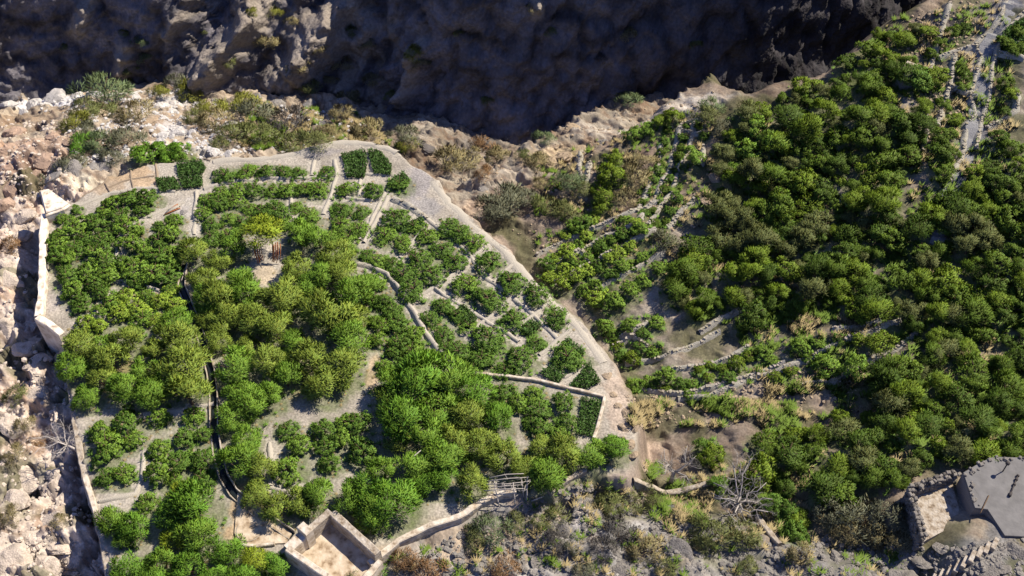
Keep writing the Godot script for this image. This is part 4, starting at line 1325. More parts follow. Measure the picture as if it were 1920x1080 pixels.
func make_bunds():
	rng.seed = 5150
	var g := "earth bunds between the plots"
	var where := ["across the middle of the diamond plots", "across the lower diamond plots", "short, between two diamond plots above the kerb", "short, between the outer diamond plots", "along the spine of the diamond plots", "inside the lower diamond plots"]
	var lines := [[778, 563, 853, 513, 917, 457], [873, 627, 923, 590, 993, 532], [960, 623, 1000, 592, 1030, 566], [1010, 667, 1070, 618], [737, 373, 803, 413, 858, 455, 880, 477, 905, 517, 950, 550, 995, 585, 1045, 635], [813, 540, 860, 570, 907, 597, 973, 642]]
	for i in lines.size(): run("earth_bund", "raised earth bund " + where[i], "bund", g, lines[i], 0.25, 0.24, "earth")
	var more := [[[800, 420, 778, 450, 750, 483], "double earth path bund at the west of the diamond plots"], [[728, 367, 708, 405, 682, 455], "long earth bund bounding the upper field on the east"], [[722, 362, 702, 400, 675, 450], "second bund beside the long one east of the upper field"], [[560, 500, 562, 502], ""],
		[[383, 354, 433, 340, 500, 334, 580, 334, 640, 326, 735, 328], "curved bund between the rim strip and upper field"], [[628, 300, 630, 330, 622, 362, 606, 402], "bund running down the upper field from the rim"], [[590, 300, 585, 330], "short bund closing the rim strip's east end"],
		[[368, 360, 366, 395, 364, 440], "stony bund at the west of the upper field"], [[545, 372, 543, 395, 540, 422], "short bund between fruit trees in the upper field"], [[676, 338, 674, 370], "short bund by the upper field's east beds"], [[648, 372, 700, 376], "cross bund by the upper field's east beds"],
		[[220, 465, 232, 436, 268, 411, 305, 395, 345, 378], "curved bund round the small terrace with planks"], [[220, 465, 218, 500, 214, 525], "dark bund between the wall garden and channel bed"], [[215, 525, 262, 531, 300, 546], "bund over the wedge plot"], [[172, 592, 190, 570, 208, 546], "slanting bund west of the wedge plot"], [[142, 606, 165, 596, 190, 594], "bund at the foot of the wall garden"],
		[[270, 776, 340, 770, 402, 758], "pale kerb across the plot west of the channel"], [[505, 830, 506, 870, 507, 912], "white kerb west of the plot east of the channel"], [[507, 914, 540, 922, 585, 905], "curved kerb under the lone fruit tree"], [[270, 850, 268, 890, 255, 925, 185, 940], "trodden bund west of the hedge plot"],
		[[780, 450, 830, 492], ""], [[120, 392, 170, 378, 210, 362, 285, 352, 330, 360], "bund along the top of the wall garden"], [[757, 428, 777, 404], "tiny bund at the top of the diamond plots"], [[872, 455, 905, 430], "tiny bund near the rim above the diamond plots"], [[960, 497, 925, 530], "tiny bund between the outer dark bushes"], [[985, 565, 1010, 590], ""], [[1030, 690, 1062, 706, 1085, 690], "bund round the triangular crop beds"], [[1005, 612, 1035, 640], ""]]
	for q in more:
		if q[1]: run("earth_bund", q[1], "bund", g, q[0], 0.25, 0.24, "earth")
	for q in [[[145, 372, 196, 342, 240, 318, 290, 305, 395, 302], "outer bund of the bare upper plots"], [[245, 318, 248, 338, 251, 356], "first dark bund between the bare upper plots"], [[292, 308, 294, 330, 296, 350], "second dark bund between the bare upper plots"], [[197, 344, 208, 362], "third dark bund between the bare upper plots"], [[200, 352, 245, 336, 290, 330], "dark cross bund over the bare upper plots"]]:
		run("earth_bund", q[1], "bund", g, q[0], 0.15, 0.16, "earth_dark")
	run("terrace_wall", "curved pale terrace wall round the inner strip of fruit trees", "wall", "", [672, 496, 700, 502, 727, 517, 753, 547, 775, 587, 797, 623, 833, 668, 880, 700], 0.36, 0.5, "earth", 0.1)
	run("garden_kerb", "straight pale kerb above the corner beds", "kerb", "", [880, 700, 940, 706, 1000, 714, 1060, 728, 1134, 746], 0.3, 0.35, "cement", 0.04)
	run("garden_kerb", "pale kerb turning down beside the corner beds", "kerb", "", [1134, 746, 1126, 780, 1113, 824], 0.3, 0.35, "cement", 0.04)
	run("terrace_wall", "stepped path kerb round the head of the diamond plots", "kerb", "", [735, 372, 765, 385, 800, 412], 0.4, 0.35, "drystone", 0.1)
	run("rim_wall", "low rubble wall along the curved upper rim", "wall", "", [400, 303, 440, 300, 480, 299, 520, 295, 560, 287, 600, 276, 642, 267, 700, 270, 745, 287], 0.45, 0.2, "earth", 0.14)
	run("rim_wall", "low rubble wall along the eastern rim by the diamond plots", "wall", "", [812, 340, 838, 380, 886, 424, 938, 466, 985, 520, 1040, 572, 1090, 622, 1130, 680], 0.45, 0.08, "earth", 0.16)
	var tg := "terrace walls across the gully"
	var t := [[1005, 478, 1060, 450, 1120, 425, 1180, 398, 1240, 372], [1012, 505, 1070, 478, 1130, 445, 1190, 420], [1040, 530, 1100, 498, 1165, 462, 1230, 430], [1090, 470, 1110, 500], [1100, 555, 1150, 525, 1210, 492, 1250, 470],
		[1278, 228, 1270, 262, 1258, 300, 1262, 303], [1300, 232, 1296, 262, 1284, 300, 1276, 306], [1238, 270, 1236, 310, 1212, 355, 1195, 395], [1262, 300, 1240, 345, 1222, 378, 1200, 410], [1276, 305, 1262, 350, 1240, 385, 1215, 420], [1280, 225, 1322, 228], [1275, 244, 1315, 248], [1320, 272, 1318, 300, 1310, 312], [1302, 375, 1272, 402, 1250, 425], [1090, 275, 1086, 310, 1094, 350, 1090, 375], [1108, 300, 1100, 340, 1094, 372],
		[1150, 636, 1190, 618, 1215, 604], [1148, 650, 1185, 628, 1215, 650], [1172, 678, 1240, 668, 1290, 650, 1350, 620], [1250, 697, 1310, 686, 1370, 670, 1402, 652], [1200, 725, 1280, 738, 1340, 724, 1420, 700, 1470, 682], [1270, 748, 1330, 738, 1400, 715, 1470, 690, 1520, 668, 1580, 640, 1640, 618, 1690, 596], [1500, 722, 1570, 712, 1630, 676, 1680, 655, 1720, 620], [1560, 620, 1620, 612, 1650, 600], [1310, 620, 1370, 590, 1420, 560], [1440, 540, 1480, 510, 1520, 500]]
	var tw := ["topmost in the stepped plots past the rim", "second from top in the stepped plots", "third from top in the stepped plots", "tiny cross wall in the stepped plots", "lowest in the stepped plots past the rim", "upper west side of the walled ladder plots", "upper middle of the walled ladder plots", "long west edge of the walled ladder plots", "lower west lane of the walled ladder plots", "lower east lane of the walled ladder plots", "top end of the walled ladder plots", "top cross wall of the ladder plots", "upper east edge of the walled ladder plots", "foot of the walled ladder plots", "upright in the grey scrub above the plots", "beside the upright one in grey scrub",
		"small one nearest the eastern rim", "bent one nearest the eastern rim", "top of the curved lower terraces", "second of the curved lower terraces", "third of the curved lower terraces", "longest of the curved lower terraces", "lowest, by the bare tan slope", "short one under the dark wood", "faint one in the lower wood", "in a clearing of the wood"]
	for i in t.size(): run("stone_wall", "dry stone terrace wall, " + tw[i], "wall", tg, t[i], 0.32, 0.38, "drystone", 0.11)
	var lane := [[[1886, 0, 1873, 41, 1829, 85], "upper"], [[1829, 85, 1840, 104, 1830, 140, 1820, 176], "middle"], [[1820, 176, 1829, 217, 1813, 233, 1807, 283, 1779, 340], "lower"], [[1920, 25, 1879, 63, 1871, 94, 1860, 126, 1857, 176, 1841, 220, 1829, 283], ""], [[1791, 100, 1779, 164, 1756, 240], ""], [[1779, 164, 1820, 176], ""], [[1734, 205, 1738, 240, 1730, 285], ""], [[1829, 85, 1800, 92, 1760, 110], ""], [[1905, 175, 1906, 205, 1850, 240], ""], [[1872, 98, 1920, 112], ""], [[1876, 64, 1920, 88], ""], [[1740, 140, 1765, 60, 1780, 10], ""]]
	var lw := ["upper west side of the grey track", "middle west side of the grey track", "lower west side of the grey track", "long east side of the grey track", "west of the grey track, along a narrow bed", "cross wall joining the grey track's bed", "by the brown strip in the wood", "branching west from the grey track", "bent, at the edge east of the track", "under the walled bed by the track", "through the walled bed by the track", "climbing beside the topmost wood"]
	for i in lane.size(): run("stone_wall", "grey stone wall, " + lw[i], "wall", "stone walls by the grey track", lane[i][0], 0.34, 0.45, "drystone", 0.08)
	# the grey track climbing past the walled beds
	var tr := []
	for q in [[1905, -20], [1893, 12], [1876, 48], [1852, 88], [1846, 130], [1838, 180], [1829, 228], [1816, 275], [1798, 325], [1782, 372], [1772, 420], [1756, 470]]:
		tr.append(ground(q[0], q[1]))
	var fine := []
	for i in tr.size() - 1:
		for j in 6:
			var p: Vector3 = tr[i].lerp(tr[i + 1], j / 6.0)
			p.y = rough_land(p.x, p.z) + 0.05
			fine.append(p)
	tag(part("path", wall_mesh(fine, 1.8, 0.06, 0.5, 0.08), M["track"], self), "grey stony track climbing the far slope", "", "", "structure")
	# beds of low green crop
	var beds := [[[332, 308, 378, 303, 387, 317, 379, 330, 334, 332], "upper of two square crop beds by the bare plots"], [[334, 335, 380, 333, 381, 352, 345, 356], "lower of two square crop beds by the bare plots"], [[292, 339, 329, 335, 340, 356, 301, 362], "ragged crop bed beside the square ones"], [[640, 292, 684, 283, 690, 308, 647, 314], "west bed of the rounded crop on the rim"], [[689, 283, 712, 284, 735, 312, 733, 330, 702, 328], "large rounded crop bed on the rim"], [[645, 317, 688, 311, 684, 335, 650, 335], "small crop bed below the rounded one"],
		[[734, 338, 757, 325, 768, 340, 758, 355, 735, 359], "leaf-shaped crop bed at the rim's bend"], [[1066, 726, 1105, 682, 1126, 718, 1100, 732], "bright triangular crop bed at the tip of the diamonds"], [[1010, 702, 1030, 688, 1062, 705, 1045, 722], "small crop bed beside the triangular one"], [[1090, 746, 1127, 753, 1111, 820, 1082, 816], "tall crop bed inside the angled kerb"], [[868, 572, 896, 600, 880, 618, 850, 590], "narrow crop bed among the diamonds"], [[977, 622, 996, 600, 1015, 613, 993, 633], "square crop bed low in the diamonds"], [[1878, 64, 1925, 30, 1925, 110, 1872, 95], "walled crop bed by the grey track"], [[1038, 662, 1064, 634, 1098, 664, 1070, 686], "crop bed round the last bush of the diamonds"], [[738, 432, 790, 410, 800, 424, 760, 440], "thin crop bed at the head of the diamonds"]]
	for q in beds:
		var pts := trace(q[0])
		var poly := PackedVector2Array()
		for p in pts: poly.append(Vector2(p.x - pts[0].x, p.z - pts[0].z))
		var o := part(numbered("crop_bed"), leaf_bed(poly, pts[0]), M["crop"], self)
		o.position = pts[0]
		tag(o, "low green leafy crop, " + q[1], "crop bed", "beds of low green crop")

func leaf_bed(poly: PackedVector2Array, at: Vector3) -> ArrayMesh:
	var lo := poly[0]
	var hi := poly[0]
	for p in poly: lo = lo.min(p); hi = hi.max(p)
	var v := PackedVector3Array()
	var n := PackedVector3Array()
	var c := PackedColorArray()
	var idx := PackedInt32Array()
	var count := int((hi.x - lo.x) * (hi.y - lo.y) * 420)
	for i in count:
		var p := Vector2(rng.randf_range(lo.x, hi.x), rng.randf_range(lo.y, hi.y))
		if not Geometry2D.is_point_in_polygon(p, poly): continue
		var y := land(p.x + at.x, p.y + at.z) - at.y
		var clump := noise_fine.get_noise_2d(p.x * 1.2 + at.x, p.y * 1.2 + at.z)
		var h := 0.34 + 0.3 * clump + rng.randf() * 0.14
		var d := ball()
		var ax := Vector3(d.x, 0.6 + absf(d.y), d.z).normalized()
		var sd := ax.cross(ball()).normalized() * 0.05
		var b := Vector3(p.x, y + maxf(0.02, h * rng.randf()), p.y)
		var s := v.size()
		v.append(b); v.append(b + ax * 0.1 + sd); v.append(b + ax * 0.22); v.append(b + ax * 0.1 - sd)
		var nn := (Vector3.UP + ball() * 0.7).normalized()
		var t := rng.randf_range(0.5, 1.0) * (0.85 + 0.4 * clump)
		for k in 4:
			n.append(nn); c.append(Color(minf(1, t * (0.85 + 0.3 * rng.randf())), minf(1, t), t * 0.8))
		if (v[s + 1] - v[s]).cross(v[s + 2] - v[s]).dot(nn) > 0.0: idx.append_array([s, s + 2, s + 1, s, s + 3, s + 2])
		else: idx.append_array([s, s + 1, s + 2, s, s + 2, s + 3])
	return arrays_mesh(v, n, c, idx)

# ---------------------------------------------------------------- rocks
func make_rocks():
	rng.seed = 3131
	var rocks: Array = M["sets"]["rock"]
	var kinds := {
		"pale": [stone_mat(Color(0.74, 0.66, 0.59), true, 0.5, 7.0), "pale pinkish boulder"], "pink": [stone_mat(Color(0.56, 0.42, 0.34), true, 0.5, 7.0), "pinkish brown boulder"], "white": [stone_mat(Color(0.72, 0.72, 0.74), true, 0.5, 7.0), "white weathered boulder"],
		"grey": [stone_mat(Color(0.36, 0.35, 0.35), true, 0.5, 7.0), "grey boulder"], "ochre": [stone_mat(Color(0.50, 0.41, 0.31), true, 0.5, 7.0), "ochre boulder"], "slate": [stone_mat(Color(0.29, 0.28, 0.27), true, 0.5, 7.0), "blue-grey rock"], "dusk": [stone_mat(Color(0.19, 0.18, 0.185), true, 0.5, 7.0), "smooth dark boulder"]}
	# chosen ones: x, y, width
	var lists := [
		["pale", [20,520,60, 15,600,56, 50,640,60, 70,670,64, 20,790,50, 70,740,44, 40,880,70, 20,930,70, 90,960,64, 50,990,60, 110,1010,54, 20,1040,76, 80,1050,60, 130,1050,50, 100,880,44, 120,930,40, 30,430,50, 60,480,40, 45,400,44, 10,490,40, 55,600,34,], "pale slope under the white wall", "pale boulders under the white wall"],
		["pink", [30,240,54, 100,245,50, 15,270,40, 85,285,46, 60,310,40, 15,340,50, 10,385,40, 130,262,30, 235,245,54, 215,255,36], "pink outcrop above the bastion", "pink boulders above the bastion"],
		["white", [322,202,34, 305,212,24, 340,215,20, 300,245,30, 330,240,40, 350,238,30, 318,250,24, 360,250,20, 290,195,22, 250,178,26, 282,186,24, 20,195,40, 60,186,40, 105,180,40, 140,172,36, 85,196,30, 40,208,30, 365,195,24, 385,270,22, 400,283,24, 425,285,26, 300,262,30, 275,232,20], "dry wadi bed", "white boulders in the wadi bed"],
		["grey", [120,300,50, 140,320,44, 105,335,40, 190,298,56, 175,310,40, 320,142,44, 300,150,30, 400,180,24, 430,225,30, 520,195,34, 480,180,26, 580,190,30, 640,190,30, 700,215,26, 545,235,26, 600,225,24, 345,395,20, 1290,205,24, 1130,262,22, 905,350,24], "wadi above the rim", "grey rocks in the wadi"],
		["ochre", [480,285,50, 455,290,30, 270,275,24, 1085,268,40, 1055,285,44, 1035,300,30, 1075,235,36, 1140,700,22, 1150,735,22, 1168,800,26, 1180,830,28, 1190,800,22, 1172,770,22, 1158,760,18, 1186,850,24, 1345,330,40, 1365,310,30, 1330,370,40, 600,240,40, 620,225,34, 560,200,24], "eastern rim and gully", "ochre rocks along the rim"],
		["slate", [1010,1000,60, 1050,985,50, 1080,1040,70, 1120,965,40, 1160,1050,60, 1020,1050,50, 1240,985,44, 1270,1030,60, 1380,1060,60, 1450,1050,60, 1520,1060,64, 1580,1040,60, 1630,1040,60, 1680,1050,60, 1710,1040,50, 1560,1010,40, 1610,1070,70, 1700,1075,70, 1820,1085,60, 1850,1070,50, 1880,1060,40, 1900,1030,50, 1740,1045,50, 1770,1020,40], "dark rocks by the stairs and slope", "slate rocks below the path wall"],
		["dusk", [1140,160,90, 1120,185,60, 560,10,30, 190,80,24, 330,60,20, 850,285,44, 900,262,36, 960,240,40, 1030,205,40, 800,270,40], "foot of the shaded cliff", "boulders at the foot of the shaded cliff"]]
	for l in lists:
		var items := []
		for i in range(0, l[1].size(), 3):
			items.append({"px": float(l[1][i]), "py": float(l[1][i + 1]), "wide": float(l[1][i + 2])})
		rows(items, 30)
		for it in items:
			var g := ground(it.px, it.py + it.wide * 0.12)
			var r: float = it.wide * 0.5 / ppm(g)
			var o := part(numbered("boulder"), rocks[rng.randi() % rocks.size()], kinds[l[0]][0], self)
			var low := 0.45 if l[0] == "slate" else 0.8
			o.position = g + Vector3(0, r * (-0.16 if l[0] == "slate" else -0.12), 0)
			o.rotation = Vector3(rng.randf_range(-0.5, 0.5), rng.randf() * TAU, rng.randf_range(-0.5, 0.5))
			o.scale = Vector3(r * rng.randf_range(0.9, 1.15), r * rng.randf_range(0.7, 1.1) * low, r)
			tag(o, kinds[l[0]][1] + ", " + l[2] + ", " + spell(it), "boulder", l[3])
	# loose stones beyond counting
	scatter("rubble", "broken stones strewn over the pale slope and the wadi", kinds["pale"][0], [[[0, 390], [60, 390], [62, 620], [110, 680], [130, 800], [160, 960], [200, 1080], [0, 1080]], [[0, 222], [140, 232], [140, 370], [0, 390]]], 1900, 0.06, 0.34)
	scatter("rubble_001", "grey and white stones filling the wadi bed", kinds["white"][0], [[[0, 185], [170, 165], [330, 165], [420, 200], [620, 200], [700, 240], [560, 275], [420, 290], [250, 290], [150, 320], [120, 220]]], 2600, 0.07, 0.36)
	scatter("rubble_002", "brown stones strewn over the far slope", kinds["ochre"][0], [[[840, 340], [960, 280], [1180, 200], [1340, 170], [1340, 330], [1290, 470], [1200, 440], [1000, 470]], [[1170, 740], [1480, 700], [1720, 640], [1600, 740], [1400, 800], [1200, 800]], [[1700, 20], [1840, 0], [1800, 300], [1720, 330]]], 3000, 0.06, 0.26)
	scatter("rubble_003", "blue-grey stone chips on the rock slope", kinds["slate"][0], [[[720, 1060], [900, 980], [1100, 900], [1200, 920], [1300, 1000], [1500, 1000], [1700, 1030], [1920, 1010], [1920, 1080], [720, 1080]]], 3600, 0.06, 0.34)
	# tufts: weeds in the plots and dry grass on the slopes
	rng.seed = 818
	var tuft := tuft_mesh(3, 12)
	var green := []
	for it in places:
		if it.family == "scrub": continue
		var k := 20 if "diamond" in it.where else (14 if it.family == "orchard" else 7)
		for i in k:
			var q: Vector3 = it.at + Vector3(rng.randf_range(-1.15, 1.15), 0, rng.randf_range(-1.15, 1.15)) * it.r
			q.y = rough_land(q.x, q.z)
			green.append(Transform3D(Basis(Vector3.UP, rng.randf() * TAU).scaled(Vector3.ONE * rng.randf_range(0.2, 0.5)), q))
	copies("weeds", "green weeds growing between the planted trees", tuft, M["orchard_dark"], green)
	var litter := []
	for it in places:
		if it.family == "scrub" or "wood" in it.tone: continue
		for i in 9:
			var a := rng.randf() * TAU
			var q: Vector3 = it.at + Vector3(cos(a), 0, sin(a)) * it.r * rng.randf_range(0.7, 1.7)
			q.y = rough_land(q.x, q.z)
			litter.append(Transform3D(Basis(Vector3.UP, rng.randf() * TAU).scaled(Vector3(1, 0.4, 1) * rng.randf_range(0.12, 0.3)), q))
	copies("dry_leaves", "brown leaf litter and dead weeds under the trees", tuft, M["scrub_tan"], litter)
	var dry := []
	var olive := []
	for poly in [[[1000, 300], [1340, 190], [1340, 420], [1250, 480], [1000, 470]], [[1180, 760], [1480, 720], [1700, 690], [1420, 800], [1180, 800]], [[1240, 440], [1560, 560], [1700, 640], [1500, 640], [1300, 600]], [[1640, 40], [1880, 0], [1920, 330], [1700, 330]], [[1400, 200], [1920, 330], [1920, 850], [1440, 900], [1340, 400]], [[700, 1060], [1100, 900], [1320, 900], [1500, 1000], [1700, 1000], [1700, 1080], [700, 1080]], [[380, 200], [640, 190], [760, 280], [640, 260], [420, 290]], [[1200, 860], [1480, 880], [1600, 940], [1480, 1010], [1260, 1000]]]:
		var k := 0
		var most := 700 if poly[0][0] == 700 else (800 if poly[0][0] == 1000 else (5500 if poly[0][1] == 200 and poly[0][0] == 1400 else 1500))
		while k < most:
			var px := rng.randf_range(0, 1920)
			var py := rng.randf_range(0, 1080)
			if not inside(poly, px, py): continue
			k += 1
			if noise_big.get_noise_2d(px * 0.2, py * 0.3) < -0.1: continue
			var p := ground(px, py)
			var t := Transform3D(Basis(Vector3.UP, rng.randf() * TAU).scaled(Vector3.ONE * rng.randf_range(0.25, 0.75)), p)
			if noise_mid.get_noise_2d(px * 0.05, py * 0.05) + rng.randf_range(-0.3, 0.3) > (0.25 if most > 5000 else 0.0): dry.append(t)
			else: olive.append(t)
	copies("dry_grass", "tan dry grass tufts on the slopes", tuft, M["scrub_tan"], dry)
	copies("undergrowth", "dull green undergrowth creeping over the slopes", tuft, M["wood_mid"], olive)

func tuft_mesh(sd: int, blades: int) -> ArrayMesh:
	rng.seed = sd
	var v := PackedVector3Array()
	var n := PackedVector3Array()
	var c := PackedColorArray()
	var idx := PackedInt32Array()
	for i in blades:
		var a := TAU * i / blades + rng.randf()
		var o := Vector3(cos(a), 0, sin(a))
		var w := Vector3(-o.z, 0, o.x) * 0.13
		var h := rng.randf_range(0.5, 1.0)
		var s := v.size()
		var b := o * rng.randf() * 0.4
		v.append(b - w); v.append(b + w); v.append(b + o * 0.55 + Vector3(0, h, 0))
		var t := rng.randf_range(0.6, 1.0)
		for k in 3:
			n.append((o * 0.3 + Vector3.UP).normalized()); c.append(Color(t, t, t * 0.9))
		idx.append_array([s, s + 1, s + 2] if (v[s + 2] - v[s]).cross(v[s + 1] - v[s]).y > 0 else [s, s + 2, s + 1])
	return arrays_mesh(v, n, c, idx)

func copies(called: String, label: String, mesh: Mesh, m: Material, where: Array):
	var mm := MultiMesh.new()
	mm.transform_format = MultiMesh.TRANSFORM_3D
	mm.mesh = mesh
	mm.instance_count = where.size()
	for i in where.size(): mm.set_instance_transform(i, where[i])
	var o := MultiMeshInstance3D.new()
	o.name = called; o.multimesh = mm; o.material_override = m
	add_child(o, true)
	tag(o, label, "", "", "stuff")

func scatter(called: String, label: String, m: Material, polys: Array, count: int, lo: float, hi: float):
	var out := []
	var per := int(count / polys.size())
	for poly in polys:
		var a := Vector2(1e9, 1e9)
		var b := -a
		for p in poly:
			a = a.min(Vector2(p[0], p[1])); b = b.max(Vector2(p[0], p[1]))
		var k := 0
		var tries := 0
		while k < per and tries < per * 8:
			tries += 1
			var px := rng.randf_range(a.x, b.x)
			var py := rng.randf_range(a.y, b.y)
			if not inside(poly, px, py): continue
			if noise_mid.get_noise_2d(px * 0.11, py * 0.11) < rng.randf_range(-0.5, 0.3): continue
			k += 1
			var p := ground(px, py)
			var s := lerpf(lo, hi, pow(rng.randf(), 3.0))
			out.append(Transform3D(Basis.from_euler(Vector3(rng.randf() * 1.0, rng.randf() * TAU, rng.randf())).scaled(Vector3(s, s * rng.randf_range(0.5, 0.9), s)), p))
	copies(called, label, small_rock(), m, out)

var pebble: ArrayMesh
func small_rock() -> ArrayMesh:
	if pebble == null:
		var st := tool()
		st.set_smooth_group(-1)
		var keep := rng.state
		rng.seed = 12
		for i in 1:
			var top := []
			var low := []
			var mid := []
			for k in 6:
				var a := TAU * k / 6.0
				low.append(Vector3(cos(a) * 0.8, -0.6, sin(a) * 0.8)); mid.append(Vector3(cos(a + 0.2), rng.randf_range(-0.2, 0.3), sin(a + 0.2)) * rng.randf_range(0.85, 1.2)); top.append(Vector3(cos(a) * 0.5, rng.randf_range(0.6, 0.8), sin(a) * 0.5))
			st.set_color(Color(0.9, 0.88, 0.85))
			prism_rings(st, [low, mid, top], Basis(), Vector3.ZERO)
		rng.state = keep
		pebble = done(st)
	return pebble

# ---------------------------------------------------------------- small things
func branch_mesh(from: Vector3, to: Vector3, r: float, sd: int, twigs: int, droop: float) -> ArrayMesh:
	rng.seed = sd
	var st := tool()
	st.set_smooth_group(0)
	limb(st, from, to, r, 0, twigs, droop)
	return done(st)

func limb(st: SurfaceTool, a: Vector3, b: Vector3, r: float, depth: int, twigs: int, droop: float):
	var pts := []
	var rad := []
	var side2 := ball() * (b - a).length() * 0.2
	for i in 5:
		var t := i / 4.0
		pts.append(a.lerp(b, t) + (ball() * (b - a).length() * 0.07 if i > 0 else Vector3.ZERO) + side2 * sin(t * PI) - Vector3(0, droop * t * t * (b - a).length(), 0))
		rad.append(lerpf(r, r * 0.35, t))
	tube(st, pts, rad, 5 if depth == 0 else 4)
	if depth >= 3: return
	for k in twigs:
		var t := rng.randf_range(0.3, 1.0)
		var p: Vector3 = pts[int(t * 4.0)]
		var d := ((b - a).normalized() + ball() * 1.3).normalized()
		limb(st, p, p + d * (b - a).length() * rng.randf_range(0.35, 0.6), r * (0.5 - 0.2 * t), depth + 1, maxi(2, twigs - 2), droop)

func dead_tree(label: String, px: float, py: float, tall: float, spread: float, m: String, count: int, sd: int, lean := Vector3.ZERO):
	var g := ground(px, py)
	var t := thing("dead_tree", label, "tree", g)
	var st := tool()
	var fork := Vector3(0, tall * 0.35, 0) + lean * 0.35
	tube(st, [Vector3(0, -0.3, 0), fork * 0.5, fork], [tall * 0.045, tall * 0.035, tall * 0.03], 7)
	part("trunk", done(st), M[m], t)
	rng.seed = sd
	for i in count:
		var a := TAU * i / count + rng.randf_range(-0.3, 0.3)
		var to := Vector3(cos(a) * spread, tall * rng.randf_range(0.6, 1.0), sin(a) * spread) + lean
		part("branch", branch_mesh(fork - Vector3(0, 0.05, 0), to * rng.randf_range(0.7, 1.0), tall * 0.014, sd * 10 + i, 6, 0.06), M[m], t)
	rng.seed = sd

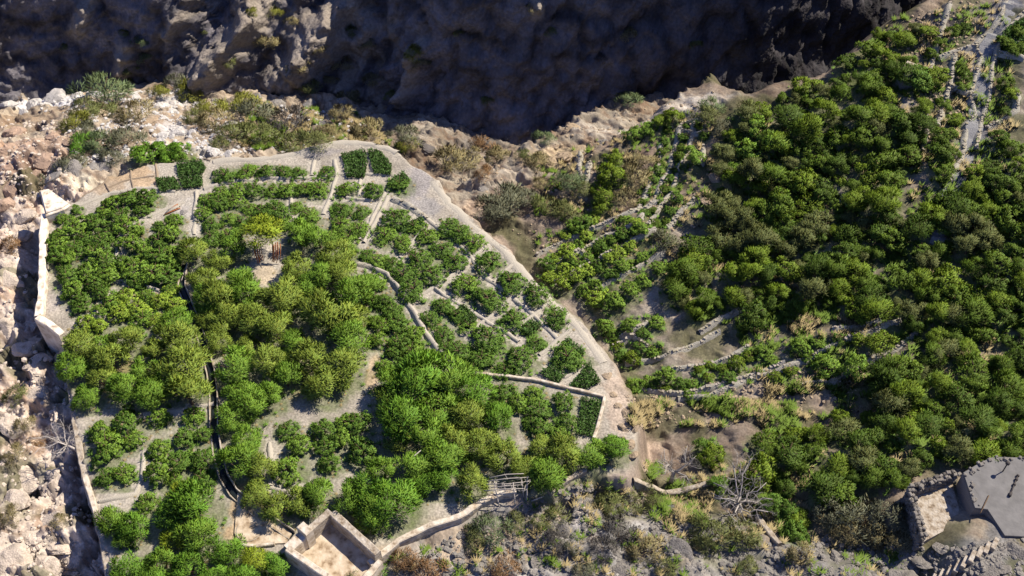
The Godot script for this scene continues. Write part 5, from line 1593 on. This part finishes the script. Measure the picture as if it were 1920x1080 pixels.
func make_small_things():
	dead_tree("fallen bleached dead tree sprawling off the western edge by the hedge plot", 146, 838, 3.2, 2.4, "deadwood", 9, 61, Vector3(-2.4, 0.2, 0.2))
	dead_tree("thin bare grey tree in the gully below the rim", 1258, 905, 6.0, 2.3, "greywood", 6, 62, Vector3(0.2, 0, 0))
	dead_tree("wide bare silvery tree with a leaning trunk below the dark wood", 1378, 962, 6.4, 3.4, "greywood", 10, 63, Vector3(0.3, 0, 0.2))
	dead_tree("small leafless bush on the grey rock slope", 1075, 1030, 1.4, 1.0, "greywood", 7, 64)
	dead_tree("leafless thorn bush beside the purplish shrub", 1110, 1012, 1.2, 0.9, "bark", 7, 65)
	# the shaggy tree with rust-red stems in the middle of the upper grove
	rng.seed = 99
	var g := ground(508, 480)
	var t := thing("palm_tree", "shaggy yellow-green tree with rust-red drooping stems amid the groves", "tree", g)
	var cr := part("crown", M["sets"]["feather"][3], M["feather_bright"], t)
	cr.scale = Vector3(2.3, 1.3, 1.9)
	cr.position = Vector3(-0.2, 1.5, -0.6)
	for i in 16:
		var st := tool()
		var x := rng.randf_range(-1.5, -0.7) if i % 2 == 0 else rng.randf_range(0.5, 1.5)
		var a := Vector3(x, 1.9 + rng.randf() * 0.5, 0.1 + rng.randf() * 0.3)
		tube(st, [a, a + Vector3(signf(x) * -0.05, -0.9, 0.5), a + Vector3(signf(x) * -0.25 + rng.randf_range(-0.1, 0.1), -1.7, 0.7 + rng.randf() * 0.4)], [0.06, 0.05, 0.03], 5)
		part("stem", done(st), M["rustwood"], t)
	# planks laid on the small curved terrace
	var pl := ground(310, 404)
	var pile := thing("timber_pile", "long reddish poles lying on the small curved terrace", "timber", pl)
	for i in 7:
		var a := ground(308 + i * 1.5, 404 - i * 1.6) - pl + Vector3(0, 0.1 + 0.05 * (i % 3), 0)
		var b := ground(340 - rng.randf() * 8.0, 391 - i * 1.2) - pl + Vector3(0, 0.14 + 0.05 * (i % 3), 0)
		var st := tool()
		tube(st, [a, a.lerp(b, 0.5) + Vector3(0, 0.02, 0), b], [0.07, 0.065, 0.05], 6)
		part("pole", done(st), M["rustwood"] if i % 3 == 0 else M["earth"], pile)
	# the collapsed shelter of poles and brushwood over the path wall
	var s0 := ground(945, 935)
	var sh := thing("brush_shelter", "tumbledown shelter of pale poles and brushwood over the path wall", "shelter", s0)
	for q in [[926, 900, 936, 950], [989, 893, 987, 938], [962, 905, 966, 948], [945, 908, 950, 932], [978, 900, 982, 930]]:
		var b := ground(q[2], q[3])
		var st := tool()
		var top := level(q[0], q[1], b.y + 1.9)
		tube(st, [b - s0, (b + top) * 0.5 - s0, top - s0], [0.06, 0.055, 0.05], 6)
		part("post", done(st), M["deadwood"], sh)
	rng.seed = 321
	for i in 5:
		var a := level(908 + rng.randf() * 20, 896 + i * 6.0, 2.0 + s0.y) - s0
		var b := level(975 + rng.randf() * 25, 888 + i * 7.0, 1.9 + s0.y) - s0
		var st := tool()
		tube(st, [a, a.lerp(b, 0.5) + ball() * 0.12, b], [0.045, 0.04, 0.03], 5)
		part("rafter", done(st), M["greywood"], sh)
	var br := tool()
	br.set_smooth_group(0)
	for i in 46:
		var a := level(925 + rng.randf() * 66, 896 + rng.randf() * 34, 2.0 + s0.y) - s0
		tube(br, [a, a + ball() * 0.7 * Vector3(1, 0.3, 1)], [0.025, 0.012], 4)
	part("brushwood", done(br), M["greywood"], sh, "stuff")
	for q in [[[910, 960], [935, 952], "pale pole lying beside the brush shelter"], [[996, 938], [1020, 930], "stick lying past the brush shelter"], [[762, 885], [792, 872], "pale bare pole lying among the feathery trees"], [[350, 500], [341, 528], "white plank standing by the head of the channel"]]:
		var a := ground(q[0][0], q[0][1]) + Vector3(0, 0.15, 0)
		var b := ground(q[1][0], q[1][1]) + Vector3(0, 0.2, 0)
		if "among" in q[2]:
			a.y += 1.2; b.y += 2.2
		var st := tool()
		tube(st, [Vector3.ZERO, (b - a) * 0.5, b - a], [0.06, 0.055, 0.04], 6)
		var o := part(numbered("loose_pole"), done(st), M["deadwood"], self)
		o.position = a
		tag(o, q[2], "pole")
	# slab-roofed store among the trees at the head of the slope
	var plan := []
	var base := ground(1703, 142)
	for q in [[1688, 128], [1702, 113], [1724, 122], [1722, 139], [1696, 142]]:
		var p := level(q[0], q[1], base.y + 1.6)
		plan.append(Vector2(p.x - base.x, p.z - base.z))
	var st2 := thing("stone_store", "small stone store with a flat grey slab roof among the trees", "store", base)
	part("wall", solid(plan, -2.5, 1.3, 0.02), M["dark_stone"], st2)
	part("roof", solid(plan, 1.301, 1.6, 0.05), M["weathered"], st2)
